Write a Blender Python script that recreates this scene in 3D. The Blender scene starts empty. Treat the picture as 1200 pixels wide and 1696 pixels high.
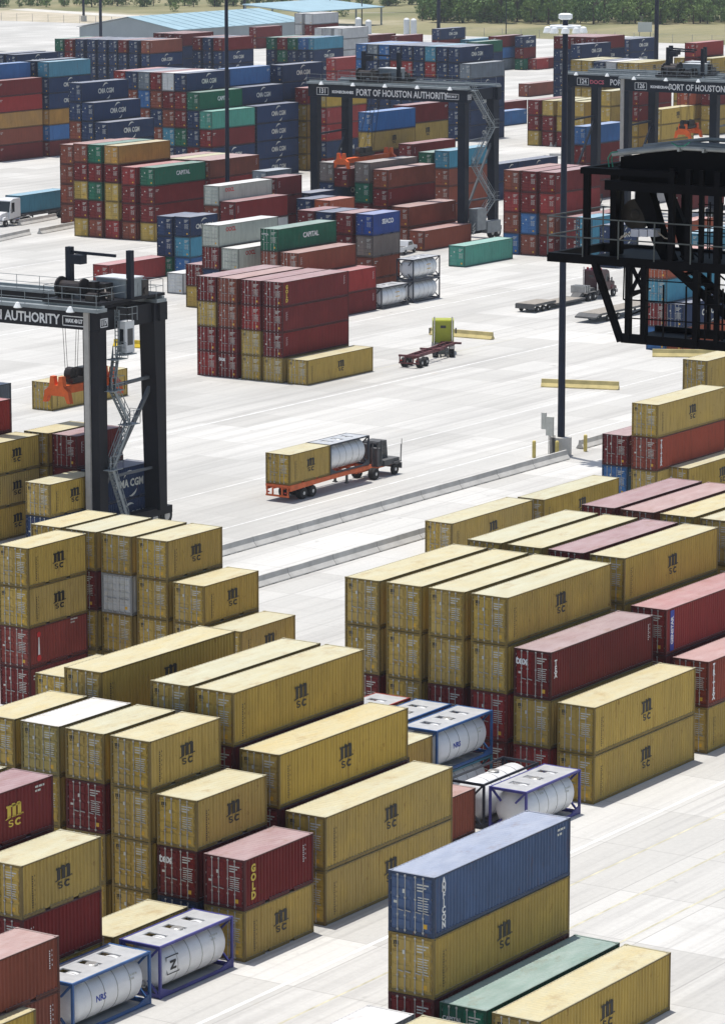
import bpy, math, random
from mathutils import Vector, Matrix
R = math.radians
scene = bpy.context.scene
col = scene.collection
# ------------------------------------------------------------------ camera
cam_d = bpy.data.cameras.new("camera")
cam = bpy.data.objects.new("camera", cam_d); col.objects.link(cam)
cam.location = (0, 0, 54.04)
cam.rotation_euler = (R(90 - 10.531), 0, R(33.232))
cam_d.sensor_fit = 'VERTICAL'; cam_d.sensor_height = 36.0; cam_d.lens = 5945.9 / 1696 * 36.0
cam_d.clip_start = 1.0; cam_d.clip_end = 6000
scene.camera = cam
# ------------------------------------------------------------------ sky and sun
SUN_EL, SUN_AZ = 81.5, 160.0            # azimuth of the direction towards the sun, counter-clockwise from +x
world = bpy.data.worlds.new("World"); scene.world = world; world.use_nodes = True
nt = world.node_tree; nt.nodes.clear()
sky = nt.nodes.new('ShaderNodeTexSky'); sky.sky_type = 'NISHITA'; sky.sun_disc = False
sky.sun_elevation = R(SUN_EL); sky.sun_rotation = R(90 - SUN_AZ); sky.dust_density = 2.0; sky.air_density = 1.2
bg = nt.nodes.new('ShaderNodeBackground'); bg.inputs[1].default_value = 0.12
ow = nt.nodes.new('ShaderNodeOutputWorld')
nt.links.new(sky.outputs[0], bg.inputs[0]); nt.links.new(bg.outputs[0], ow.inputs[0])
sun_d = bpy.data.lights.new("sun", 'SUN'); sun_d.energy = 4.4; sun_d.angle = R(0.5); sun_d.color = (1.0, 0.96, 0.9)
sun = bpy.data.objects.new("sun", sun_d); col.objects.link(sun)
sd = Vector((math.cos(R(SUN_EL)) * math.cos(R(SUN_AZ)), math.cos(R(SUN_EL)) * math.sin(R(SUN_AZ)), math.sin(R(SUN_EL))))
sun.rotation_euler = sd.to_track_quat('Z', 'Y').to_euler()
scene.view_settings.view_transform = 'Standard'; scene.view_settings.look = 'None'
scene.view_settings.gamma = 1.0; scene.view_settings.exposure = 0.10
scene.cycles.max_bounces = 6; scene.cycles.diffuse_bounces = 4; scene.cycles.volume_bounces = 0
# ------------------------------------------------------------------ helpers
def rng(seed): return random.Random(seed)
def tag(o, label=None, cat=None, group=None, kind=None):
    if label: o["label"] = label
    if cat: o["category"] = cat
    if group: o["group"] = group
    if kind: o["kind"] = kind
    return o
def link(name, data, parent=None, loc=(0, 0, 0), rz=0.0):
    o = bpy.data.objects.new(name, data); col.objects.link(o)
    o.location = loc; o.rotation_euler = (0, 0, rz)
    if parent: o.parent = parent
    return o
def thing(name, label, cat, loc=(0, 0, 0), rz=0.0, group=None):
    return tag(link(name, None, None, loc, rz), label, cat, group)
def copy_tree(o, parent=None):
    c = o.copy(); col.objects.link(c)
    if parent: c.parent = parent
    for ch in o.children: copy_tree(ch, c)
    return c
class MB:
    """collects shapes for one mesh"""
    def __init__(s): s.v = []; s.f = []; s.m = []
    def add(s, vs, fs, m=0):
        n = len(s.v); s.v += [tuple(p) for p in vs]
        for f in fs: s.f.append(tuple(i + n for i in f)); s.m.append(m)
    def box(s, a, b, m=0):
        x0, y0, z0 = a; x1, y1, z1 = b
        s.add([(x0, y0, z0), (x1, y0, z0), (x1, y1, z0), (x0, y1, z0), (x0, y0, z1), (x1, y0, z1), (x1, y1, z1), (x0, y1, z1)],
              [(0, 3, 2, 1), (4, 5, 6, 7), (0, 1, 5, 4), (1, 2, 6, 5), (2, 3, 7, 6), (3, 0, 4, 7)], m)
    def prism(s, pts, axis, a, b, m=0):
        """pts: 2-D outline, extruded along axis ('x','y','z') from a to b"""
        def P(p, t): return {'x': (t, p[0], p[1]), 'y': (p[0], t, p[1]), 'z': (p[0], p[1], t)}[axis]
        n = len(pts); vs = [P(p, a) for p in pts] + [P(p, b) for p in pts]
        fs = [tuple(range(n)), tuple(range(2 * n - 1, n - 1, -1))] + [(i, i + n, (i + 1) % n + n, (i + 1) % n) for i in range(n)]
        s.add(vs, fs, m)
    def bar(s, p, q, w=0.1, h=None, m=0):
        p = Vector(p); q = Vector(q); h = h or w; d = (q - p)
        if d.length < 1e-6: return
        d.normalize(); up = Vector((0, 0, 1)) if abs(d.z) < 0.95 else Vector((1, 0, 0))
        r = d.cross(up).normalized(); u = r.cross(d).normalized(); vs = []
        for c in (p, q):
            for sx, sz in ((-1, -1), (1, -1), (1, 1), (-1, 1)): vs.append(c + r * sx * w / 2 + u * sz * h / 2)
        s.add(vs, [(0, 1, 2, 3), (7, 6, 5, 4), (0, 4, 5, 1), (1, 5, 6, 2), (2, 6, 7, 3), (3, 7, 4, 0)], m)
    def tube(s, p, q, r0, r1=None, n=10, m=0, caps=True):
        p = Vector(p); q = Vector(q); r1 = r0 if r1 is None else r1; d = (q - p).normalized()
        up = Vector((0, 0, 1)) if abs(d.z) < 0.95 else Vector((1, 0, 0)); a = d.cross(up).normalized(); b = a.cross(d)
        vs = [c + (a * math.cos(2 * math.pi * i / n) + b * math.sin(2 * math.pi * i / n)) * r for c, r in ((p, r0), (q, r1)) for i in range(n)]
        fs = [(i, (i + 1) % n, (i + 1) % n + n, i + n) for i in range(n)]
        if caps: fs += [tuple(range(n - 1, -1, -1)), tuple(range(n, 2 * n))]
        s.add(vs, fs, m)
    def lathe(s, prof, c, axis='z', n=16, m=0):
        """prof: (radius, offset) pairs along the axis from point c"""
        vs = []
        for r, t in prof:
            for i in range(n):
                a = 2 * math.pi * i / n; ca, sa = r * math.cos(a), r * math.sin(a)
                vs.append((c[0] + ca, c[1] + sa, c[2] + t) if axis == 'z' else (c[0] + ca, c[1] + t, c[2] + sa) if axis == 'y' else (c[0] + t, c[1] + ca, c[2] + sa))
        fs = [(j * n + i, j * n + (i + 1) % n, (j + 1) * n + (i + 1) % n, (j + 1) * n + i) for j in range(len(prof) - 1) for i in range(n)]
        fs += [tuple(range(n - 1, -1, -1)), tuple(range((len(prof) - 1) * n, len(prof) * n))]
        s.add(vs, fs, m)
    def rail(s, pts, h=1.1, step=1.8, r=0.03, m=0, mid=(0.55,)):
        """handrail: posts and rails along a polyline"""
        for p, q in zip(pts[:-1], pts[1:]):
            p = Vector(p); q = Vector(q); L = (q - p).length; k = max(1, int(round(L / step)))
            for i in range(k + 1):
                c = p.lerp(q, i / k); s.bar(c, c + Vector((0, 0, h)), r * 1.6, m=m)
            for z in tuple(mid) + (h,): s.bar(p + Vector((0, 0, z)), q + Vector((0, 0, z)), r * 1.6, m=m)
    def stair(s, p, q, w=0.7, m=0, side='x'):
        """straight stair flight between two points with stringers, treads and handrails"""
        p = Vector(p); q = Vector(q); o = Vector((w / 2, 0, 0)) if side == 'x' else Vector((0, w / 2, 0))
        for sg in (-1, 1):
            s.bar(p + o * sg, q + o * sg, 0.07, 0.22, m)
            for z in (0.5, 1.0): s.bar(p + o * sg + Vector((0, 0, z)), q + o * sg + Vector((0, 0, z)), 0.05, 0.05, m)
            for i in range(4):
                c = p.lerp(q, i / 3) + o * sg; s.bar(c, c + Vector((0, 0, 1.0)), 0.05, 0.05, m)
        k = max(3, int(abs(q.z - p.z) / 0.28))
        for i in range(k + 1):
            c = p.lerp(q, i / k); s.bar(c - o, c + o, 0.22, 0.04, m)
    def mesh(s, name, mats=(), smooth=False):
        me = bpy.data.meshes.new(name); me.from_pydata(s.v, [], s.f); me.update()
        for k in mats: me.materials.append(k)
        me.polygons.foreach_set('material_index', s.m)
        if smooth: me.polygons.foreach_set('use_smooth', [True] * len(s.f))
        me.validate(); return me
    def build(s, name, mats, parent=None, loc=(0, 0, 0), rz=0.0, smooth=False):
        mats = mats if isinstance(mats, (list, tuple)) else [mats]
        return link(name, s.mesh(name, mats, smooth), parent, loc, rz)
# ------------------------------------------------------------------ materials
def new_mat(name):
    m = bpy.data.materials.new(name); m.use_nodes = True; m.node_tree.nodes.clear()
    N = m.node_tree.nodes; L = m.node_tree.links
    o = N.new('ShaderNodeOutputMaterial'); b = N.new('ShaderNodeBsdfPrincipled'); L.new(b.outputs[0], o.inputs[0])
    return m, N, L, b
def mixrgb(N, L, a, b, f, t='MIX'):
    n = N.new('ShaderNodeMix'); n.data_type = 'RGBA'; n.blend_type = t
    for i, v in ((0, f), (6, a), (7, b)):
        if isinstance(v, (tuple, list)): n.inputs[i].default_value = (*v[:3], 1)
        elif isinstance(v, (int, float)): n.inputs[i].default_value = v
        else: L.new(v, n.inputs[i])
    return n.outputs[2]
def noise(N, L, vec, scale, detail=3, rough=0.55):
    n = N.new('ShaderNodeTexNoise'); n.inputs['Scale'].default_value = scale; n.inputs['Detail'].default_value = detail
    n.inputs['Roughness'].default_value = rough; L.new(vec, n.inputs['Vector']); return n.outputs['Fac']
def ramp(N, L, fac, a, b, lo=0.0, hi=1.0):
    n = N.new('ShaderNodeMapRange'); n.clamp = True; L.new(fac, n.inputs[0])
    for i, v in enumerate((a, b, lo, hi)): n.inputs[i + 1].default_value = v
    return n.outputs[0]
def mapping(N, L, vec, sc, loc=None):
    n = N.new('ShaderNodeMapping'); n.inputs['Scale'].default_value = sc; L.new(vec, n.inputs['Vector'])
    if loc is not None: L.new(loc, n.inputs['Location'])
    return n.outputs[0]
def math_n(N, L, op, a, b=0.0):
    n = N.new('ShaderNodeMath'); n.operation = op
    for i, v in ((0, a), (1, b)):
        if isinstance(v, (int, float)): n.inputs[i].default_value = v
        else: L.new(v, n.inputs[i])
    return n.outputs[0]
def weathered(name, rgb, dust=0.42, dustc=(0.60, 0.57, 0.52), rust=0.5, rough=0.55, var=0.34, streak=0.55):
    """paint with dust lying on upward faces, rust spots and run-off streaks; every object differs"""
    m, N, L, b = new_mat(name)
    tc = N.new('ShaderNodeTexCoord'); oi = N.new('ShaderNodeObjectInfo'); ge = N.new('ShaderNodeNewGeometry')
    off = N.new('ShaderNodeCombineXYZ')
    for i in range(3): L.new(math_n(N, L, 'MULTIPLY', oi.outputs['Random'], 37.0 + 11 * i), off.inputs[i])
    v1 = mapping(N, L, tc.outputs['Object'], (1, 1, 1), off.outputs[0])
    c = mixrgb(N, L, rgb, tuple(min(1, k * (1 - var)) for k in rgb), oi.outputs['Random'])
    g_ = sum(rgb) / 3
    c = mixrgb(N, L, c, tuple(0.62 * k + 0.34 * g_ for k in rgb), math_n(N, L, 'MULTIPLY', math_n(N, L, 'FRACT', math_n(N, L, 'MULTIPLY', oi.outputs['Random'], 7.31)), 0.55))
    fade = tuple(1.06 * k + 0.013 for k in rgb)
    c = mixrgb(N, L, c, fade, ramp(N, L, noise(N, L, v1, 0.45, 4), 0.45, 0.75, 0, 0.6))
    vs = mapping(N, L, tc.outputs['Object'], (3.0, 3.0, 0.25), off.outputs[0])
    c = mixrgb(N, L, c, tuple(k * 0.45 + 0.012 for k in rgb), ramp(N, L, noise(N, L, vs, 1.6, 5, 0.65), 0.48, 0.72, 0, streak))
    if rust > 0:
        c = mixrgb(N, L, c, (0.13, 0.045, 0.018), ramp(N, L, noise(N, L, v1, 1.6, 8, 0.72), 0.61, 0.70, 0, rust))
        c = mixrgb(N, L, c, (0.15, 0.06, 0.025), ramp(N, L, noise(N, L, mapping(N, L, tc.outputs['Object'], (2.2, 2.2, 0.3), off.outputs[0]), 1.3, 5, 0.7), 0.60, 0.72, 0, rust * 0.8))
    sp = N.new('ShaderNodeSeparateXYZ'); L.new(ge.outputs['Normal'], sp.inputs[0])
    up = ramp(N, L, sp.outputs[2], 0.6, 0.9)
    vt = mapping(N, L, tc.outputs['Object'], (1.2, 0.35, 1), off.outputs[0])
    dn = ramp(N, L, noise(N, L, vt, 1.3, 6, 0.65), 0.25, 0.75, dust * 0.75, min(1, dust * 1.3))
    dr = math_n(N, L, 'ADD', dn, math_n(N, L, 'MULTIPLY', math_n(N, L, 'SUBTRACT', oi.outputs['Random'], 0.5), 0.16))
    c = mixrgb(N, L, c, dustc, math_n(N, L, 'MULTIPLY', up, dr))
    pt = ramp(N, L, noise(N, L, mapping(N, L, tc.outputs['Object'], (0.9, 0.5, 1), off.outputs[0]), 1.1, 7, 0.72), 0.55, 0.70, 0, 0.62)
    c = mixrgb(N, L, c, tuple(0.30 * k + d for k, d in zip(rgb, (0.20, 0.15, 0.11))), math_n(N, L, 'MULTIPLY', up, pt))
    L.new(c, b.inputs['Base Color']); b.inputs['Roughness'].default_value = rough
    b.inputs['Specular IOR Level'].default_value = 0.12
    return m
def plain(name, rgb, rough=0.6, metal=0.0, var=0.25, scale=1.5, spec=0.4):
    m, N, L, b = new_mat(name); tc = N.new('ShaderNodeTexCoord')
    f = noise(N, L, tc.outputs['Object'], scale, 5, 0.6)
    c = mixrgb(N, L, tuple(k * (1 - var) for k in rgb), tuple(min(1, k * (1 + var * 0.5)) for k in rgb), ramp(N, L, f, 0.3, 0.7))
    L.new(c, b.inputs['Base Color']); b.inputs['Roughness'].default_value = rough; b.inputs['Metallic'].default_value = metal; b.inputs['Specular IOR Level'].default_value = spec
    return m

# ------------------------------------------------------------------ ground
def sheet(name, pts, z, mat, kind='structure'):
    mb = MB(); mb.add([(x, y, z) for x, y in pts], [tuple(range(len(pts)))])
    return tag(mb.build(name, mat), kind=kind)
def field_mat():
    m, N, L, b = new_mat('dry_grass'); tc = N.new('ShaderNodeTexCoord'); v = tc.outputs['Object']
    g = mixrgb(N, L, (0.135, 0.14, 0.055), (0.27, 0.235, 0.125), ramp(N, L, noise(N, L, mapping(N, L, v, (0.02, 0.006, 1)), 2.0, 8, 0.65), 0.35, 0.65))
    g = mixrgb(N, L, g, (0.06, 0.09, 0.03), ramp(N, L, noise(N, L, v, 0.35, 6, 0.7), 0.55, 0.7, 0, 0.6))
    sp = N.new('ShaderNodeSeparateXYZ'); L.new(v, sp.inputs[0])
    nz = math_n(N, L, 'MULTIPLY', noise(N, L, v, 0.03, 6, 0.6), 60)
    sandx = ramp(N, L, math_n(N, L, 'ADD', sp.outputs[0], nz), -560, -600)
    sandy = ramp(N, L, math_n(N, L, 'ADD', sp.outputs[1], nz), 985, 965)
    sc = mixrgb(N, L, (0.50, 0.44, 0.34), (0.36, 0.32, 0.22), ramp(N, L, noise(N, L, mapping(N, L, v, (1, 0.3, 1)), 0.12, 6, 0.7), 0.42, 0.66))
    c = mixrgb(N, L, g, sc, math_n(N, L, 'MULTIPLY', sandx, sandy))
    L.new(c, b.inputs['Base Color']); b.inputs['Roughness'].default_value = 0.95
    return m
def concrete_mat():
    m, N, L, b = new_mat('yard_concrete'); tc = N.new('ShaderNodeTexCoord'); v = tc.outputs['Object']
    sp = N.new('ShaderNodeSeparateXYZ'); L.new(v, sp.inputs[0])
    # slabs poured separately: each its own shade
    br = N.new('ShaderNodeTexBrick'); L.new(mapping(N, L, v, (1, 1, 1)), br.inputs['Vector'])
    br.inputs['Scale'].default_value = 1.0; br.inputs['Brick Width'].default_value = 5.2; br.inputs['Row Height'].default_value = 7.6
    br.inputs['Mortar Size'].default_value = 0.035; br.inputs['Mortar Smooth'].default_value = 0.3; br.offset = 0.0
    br.inputs['Color1'].default_value = (0.45, 0.44, 0.412, 1); br.inputs['Color2'].default_value = (0.57, 0.56, 0.53, 1)
    br.inputs['Mortar'].default_value = (0.33, 0.32, 0.30, 1)
    c = br.outputs[0]
    c = mixrgb(N, L, c, (0.37, 0.365, 0.345), ramp(N, L, noise(N, L, mapping(N, L, v, (0.06, 0.015, 1)), 1.0, 6, 0.6), 0.42, 0.68, 0, 0.75))
    # tyre lanes: long dark streaks the way the trucks drive
    st = noise(N, L, mapping(N, L, v, (0.55, 0.012, 1)), 1.0, 5, 0.6)
    c = mixrgb(N, L, c, (0.30, 0.29, 0.275), ramp(N, L, st, 0.50, 0.68, 0, 0.45))
    st2 = noise(N, L, mapping(N, L, v, (2.2, 0.03, 1)), 1.0, 4, 0.6)
    c = mixrgb(N, L, c, (0.26, 0.25, 0.24), ramp(N, L, st2, 0.54, 0.70, 0, 0.38))
    st3 = noise(N, L, mapping(N, L, v, (0.05, 0.4, 1)), 1.0, 4, 0.6)
    c = mixrgb(N, L, c, (0.36, 0.35, 0.33), ramp(N, L, st3, 0.58, 0.78, 0, 0.4))
    # oil and rust marks
    c = mixrgb(N, L, c, (0.16, 0.15, 0.14), ramp(N, L, noise(N, L, v, 0.5, 6, 0.62), 0.66, 0.74, 0, 0.6))
    c = mixrgb(N, L, c, (0.45, 0.33, 0.2), ramp(N, L, noise(N, L, mapping(N, L, v, (1, 0.5, 1)), 0.22, 5, 0.6), 0.66, 0.78, 0, 0.25))
    fine = ramp(N, L, noise(N, L, v, 3.0, 6, 0.7), 0.3, 0.7, 0.93, 1.04)
    c = mixrgb(N, L, c, fine, 1.0, 'MULTIPLY')
    L.new(c, b.inputs['Base Color']); b.inputs['Roughness'].default_value = 0.9
    return m
M = {}
M['field'] = field_mat(); M['conc'] = concrete_mat()
M['line'] = plain('road_paint_white', (0.72, 0.72, 0.70), 0.8, var=0.3, scale=0.8)
M['yline'] = plain('road_paint_yellow', (0.52, 0.49, 0.36), 0.8, var=0.35, scale=0.8)
M['gravel'] = plain('pale_road', (0.55, 0.53, 0.48), 0.95, var=0.15, scale=0.2)
sheet('ground', [(-3500, -400), (1500, -400), (1500, 5000), (-3500, 5000)], -0.05, M['field'])
sheet('container_yard_paving', [(-1300, -60), (300, -60), (300, 884), (-1300, 884)], 0.0, M['conc'])
# painted lines, each a thin sheet on the paving
ln = MB()
def stripe(mb, x, y0, y1, w=0.15, z=0.004): mb.add([(x - w / 2, y0, z), (x + w / 2, y0, z), (x + w / 2, y1, z), (x - w / 2, y1, z)], [(0, 1, 2, 3)])
for x, y0, y1, w in ((-94.15, 118, 260, 0.24), (-196.65, 225, 560, 0.2), (-225.6, 230, 560, 0.2), (-164.6, 200, 420, 0.16), (-175.5, 236, 330, 0.13), (-292.6, 300, 430, 0.2), (-252.5, 250, 345, 0.18), (-330, 300, 395, 0.15)):
    stripe(ln, x, y0, y1, w)
tag(ln.build('white_lane_line', M['line']), kind='structure')
ly = MB()
for x, y0, y1, w in ((-91.0, 118, 250, 0.14), (-87.2, 148, 250, 0.14), (-83.9, 146, 250, 0.14), (-203, 300, 340, 0.1), (-124.3, 150, 190, 0.14)):
    stripe(ly, x, y0, y1, w)
tag(ly.build('yellow_lane_line', M['yline']), kind='structure')
sheet('field_road', [(-646, 992), (-660, 982), (-560, 1068), (-520, 1110), (-535, 1116), (-575, 1074)], -0.03, M['gravel'])
sheet('field_track', [(-760, 945), (-700, 925), (-650, 938), (-650, 944), (-700, 935), (-760, 955)], -0.03, M['gravel'])

# ------------------------------------------------------------------ shipping containers
W = 2.438; HH = 2.6
PAL = {  # paint colours
 'y': (0.52, 0.352, 0.072), 'v': (0.42, 0.33, 0.11), 'o': (0.52, 0.28, 0.06), 'm': (0.20, 0.020, 0.019), 'r': (0.34, 0.036, 0.032),
 'n': (0.27, 0.07, 0.038), 'O': (0.44, 0.095, 0.035), 't': (0.17, 0.015, 0.013), 'b': (0.024, 0.048, 0.12), 'B': (0.045, 0.17, 0.42),
 'c': (0.07, 0.28, 0.40), 'g': (0.018, 0.15, 0.085), 'p': (0.08, 0.34, 0.26), 'w': (0.62, 0.63, 0.63), 'W': (0.52, 0.55, 0.48),
 'k': (0.20, 0.24, 0.28), 'q': (0.25, 0.20, 0.175), 'A': (0.08, 0.135, 0.27), 'S': (0.025, 0.075, 0.33), 'M': (0.185, 0.02, 0.022),
 'G': (0.205, 0.021, 0.021), 'T': (0.33, 0.065, 0.035), 'N': (0.30, 0.035, 0.03), 'C': (0.018, 0.15, 0.085), 'R': (0.32, 0.06, 0.045)}
CNAME = {'y': 'mustard yellow', 'v': 'white-roofed yellow', 'o': 'ochre orange', 'm': 'maroon', 'r': 'bright red', 'n': 'rust brown', 'O': 'orange red',
 't': 'dark maroon', 'b': 'navy blue', 'B': 'bright blue', 'c': 'teal blue', 'g': 'green', 'p': 'pale sea green', 'w': 'white', 'W': 'off-white',
 'k': 'slate grey', 'q': 'grey-brown', 'A': 'faded blue', 'S': 'royal blue', 'M': 'maroon yellow-lettered', 'G': 'maroon gold-lettered',
 'T': 'rust red white-lettered', 'N': 'red blue-striped', 'C': 'green white-lettered', 'R': 'red-brown striped'}
PAINT = {}; FRAME = {}
def paint(k):
    if k not in PAINT:
        rgb = PAL[k]
        dust = {'v': 1.0, 'w': 0.9, 'W': 0.95, 'y': 0.62}.get(k, 0.56)
        dc = (0.62, 0.61, 0.60) if k in 'vwW' else (0.53, 0.54, 0.43) if k in 'yo' else tuple(0.40 + 0.30 * min(1, c * 1.5) for c in rgb)
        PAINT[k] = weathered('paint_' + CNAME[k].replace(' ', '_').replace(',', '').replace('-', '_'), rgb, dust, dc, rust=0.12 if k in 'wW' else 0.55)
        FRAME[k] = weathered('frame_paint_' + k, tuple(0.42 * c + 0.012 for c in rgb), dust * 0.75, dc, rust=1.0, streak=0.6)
    return PAINT[k], FRAME[k]
M['rod'] = plain('galvanised_steel', (0.42, 0.42, 0.41), 0.45, 0.5)
M['dark'] = plain('dark_steel', (0.02, 0.02, 0.022), 0.6)
M['white'] = plain('white_lettering', (0.72, 0.72, 0.72), 0.6, var=0.1)
M['black'] = plain('black_lettering', (0.02, 0.018, 0.015), 0.6, var=0.2)
M['gold'] = plain('yellow_lettering', (0.62, 0.45, 0.06), 0.6, var=0.1)
M['redl'] = plain('red_lettering', (0.55, 0.03, 0.03), 0.6, var=0.1)
M['bluel'] = plain('blue_lettering', (0.02, 0.05, 0.32), 0.6, var=0.1)
M['label'] = plain('pale_label', (0.55, 0.55, 0.5), 0.6, var=0.15)
M['rubber'] = plain('rubber', (0.015, 0.015, 0.015), 0.8)
M['sticker'] = plain('orange_sticker', (0.62, 0.36, 0.03), 0.6, var=0.15)
def corr_side(mb, x, L, s, z0=0.15, z1=HH - 0.08, p=0.278, d=0.055):
    """trapezoid-corrugated side wall at x, outward s"""
    n = int(round((L - 0.3) / p)); p = (L - 0.3) / n; y = 0.15; pr = []
    for i in range(n):
        pr += [(x, y), (x, y + p * 0.26), (x - s * d, y + p * 0.5), (x - s * d, y + p * 0.76)]; y += p
    pr.append((x, y)); vs = [(a, b, z0) for a, b in pr] + [(a, b, z1) for a, b in pr]; k = len(pr)
    mb.add(vs, [(i, i + 1, i + 1 + k, i + k) if s > 0 else (i + 1, i, i + k, i + 1 + k) for i in range(k - 1)])
def body_mesh(L):
    mb = MB()
    corr_side(mb, W - 0.02, L, 1); corr_side(mb, 0.02, L, -1)
    n = int(round((L - 0.2) / 0.30)); p = (L - 0.2) / n; y = 0.1; pr = []
    for i in range(n): pr += [(y, HH - 0.018), (y + p * 0.34, HH - 0.018), (y + p * 0.5, HH - 0.027), (y + p * 0.84, HH - 0.027)]; y += p
    pr.append((y, HH - 0.018)); k = len(pr)
    mb.add([(0.06, a, z) for a, z in pr] + [(W - 0.06, a, z) for a, z in pr], [(i, i + k, i + 1 + k, i + 1) for i in range(k - 1)])
    mb.box((0.06, L - 0.08, 0.12), (W - 0.06, L - 0.04, HH - 0.1))
    mb.box((0.05, 0.12, 0.10), (W - 0.05, L - 0.1, 0.16))
    return mb.mesh('container_body')
def frame_mesh(L):
    mb = MB()
    for x0 in (0, W - 0.13):
        for y0 in (0, L - 0.14): mb.box((x0, y0, 0.118), (x0 + 0.13, y0 + 0.14, HH - 0.118))
    for x0 in (0.004, W - 0.064): mb.box((x0, 0.14, HH - 0.085), (x0 + 0.06, L - 0.14, HH - 0.015))
    for x0 in (0.004, W - 0.064):
        if L < 8:
            for a, b in ((0.14, 1.75), (2.15, L - 2.15), (L - 1.75, L - 0.14)): mb.box((x0, a, 0.0), (x0 + 0.06, b, 0.16))
        else: mb.box((x0, 0.14, 0.02), (x0 + 0.06, L - 0.14, 0.16))
    for y0 in (0.004, L - 0.124):
        mb.box((0.13, y0, HH - 0.13), (W - 0.13, y0 + 0.12, HH - 0.01)); mb.box((0.13, y0, 0.01), (W - 0.13, y0 + 0.12, 0.15))
    for x0 in (-0.004, W - 0.158):
        for y0 in (-0.004, L - 0.174):
            for z0 in (0, HH - 0.118):
                mb.box((x0, y0, z0), (x0 + 0.162, y0 + 0.178, z0 + 0.118))
                fx = x0 - 0.003 if x0 < 1 else x0 + 0.164
                mb.box((min(fx, fx + 0.002), y0 + 0.05, z0 + 0.035), (max(fx, fx + 0.002), y0 + 0.13, z0 + 0.085), 1)
    return mb.mesh('container_frame')
def door_mesh(side, style):
    """one door leaf: raised border, pressed panels, hinges, gasket and stencilled blocks"""
    mb = MB(); x0, x1 = (0.135, W / 2 - 0.006) if side == 0 else (W / 2 + 0.006, W - 0.135); z0, z1 = 0.155, HH - 0.135
    mb.box((x0, 0.045, z0), (x1, 0.075, z1))
    k = 4 if style else 5; hz = (z1 - z0 - 0.12) / k
    for i in range(k):
        a = z0 + 0.06 + i * hz
        mb.prism([(0.045, a + 0.04), (0.012, a + 0.09), (0.012, a + hz - 0.09), (0.045, a + hz - 0.04)], 'x', x0 + 0.07, x1 - 0.07)
    hx = x0 - 0.035 if side == 0 else x1
    for i in range(4): mb.box((hx, 0.0, z0 + 0.2 + i * 0.62), (hx + 0.035, 0.05, z0 + 0.30 + i * 0.62), 1)
    r = rng(7 + side + style)
    if side == 0:
        mb.box((x0 + 0.62, 0.003, 1.72), (x0 + 0.78, 0.008, 1.90), 2)
        if style == 0: mb.box((x0 + 0.15, 0.003, 1.25), (x0 + 0.32, 0.008, 1.36), 2)
    else:
        for i in range(3): mb.box((x0 + 0.30, 0.003, 2.16 - i * 0.13), (x0 + 0.92 - 0.14 * i, 0.008, 2.22 - i * 0.13), 2)
        for i in range(6): mb.box((x0 + 0.34, 0.003, 1.62 - i * 0.11), (x0 + 0.56 + r.random() * 0.1, 0.008, 1.66 - i * 0.11), 2)
        for i in range(6): mb.box((x0 + 0.66, 0.003, 1.62 - i * 0.11), (x0 + 0.84 + r.random() * 0.1, 0.008, 1.66 - i * 0.11), 2)
        mb.box((x0 + 0.62, 0.003, 0.34), (x0 + 0.84, 0.008, 0.54), 3)
    return mb.mesh('container_door')
def rod_mesh():
    mb = MB(); mb.tube((0, 0, 0.08), (0, 0, HH - 0.07), 0.024, n=6)
    for z in (0.12, 0.75, 1.5, HH - 0.16): mb.box((-0.05, -0.02, z), (0.05, 0.03, z + 0.07))
    mb.bar((0, -0.03, 1.02), (0.32, -0.03, 0.98), 0.035, 0.04)
    return mb.mesh('lock_rod', [M['rod']])
BODY = {2: body_mesh(6.058), 4: body_mesh(12.192)}; FRM = {2: frame_mesh(6.058), 4: frame_mesh(12.192)}
DOOR = {(s, t): door_mesh(s, t) for s in (0, 1) for t in (0, 1)}; ROD = rod_mesh()
for me in list(BODY.values()): me.materials.append(None)
for me in FRM.values(): me.materials.append(None); me.materials.append(M['dark'])
for me in DOOR.values():
    me.materials.append(None); me.materials.append(M['rod']); me.materials.append(M['label']); me.materials.append(M['sticker'])
def slotted(o, mat, i=0):
    o.material_slots[i].link = 'OBJECT'; o.material_slots[i].material = mat; return o
# lettering: meshes in the local x-y plane, turned onto a wall by a matrix
def text_mesh(txt, size, mat, bold=0.02, sx=1.0, thick=0.004, vertical=False, sp=1.0):
    c = bpy.data.curves.new('lettering', 'FONT'); c.size = size; c.offset = bold; c.extrude = thick / 2; c.align_x = 'CENTER'; c.align_y = 'CENTER'
    c.body = '\n'.join(txt) if vertical else txt; c.space_line = sp * 0.78 if vertical else 1.0; c.resolution_u = 2
    c.space_character = 1.0 if vertical else sp
    o = bpy.data.objects.new('t', c); me = bpy.data.meshes.new_from_object(o)
    bpy.data.objects.remove(o); bpy.data.curves.remove(c)
    for v in me.vertices: v.co.x *= sx
    me.materials.clear(); me.materials.append(mat); me.name = 'lettering'; return me
def poly_mesh(polys, mats, thick=0.004, midx=None):
    mb = MB()
    for i, p in enumerate(polys): mb.prism([(a, b) for a, b in p], 'z', -thick / 2, thick / 2, (midx[i] if midx else 0))
    return mb.mesh('lettering', mats)
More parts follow.
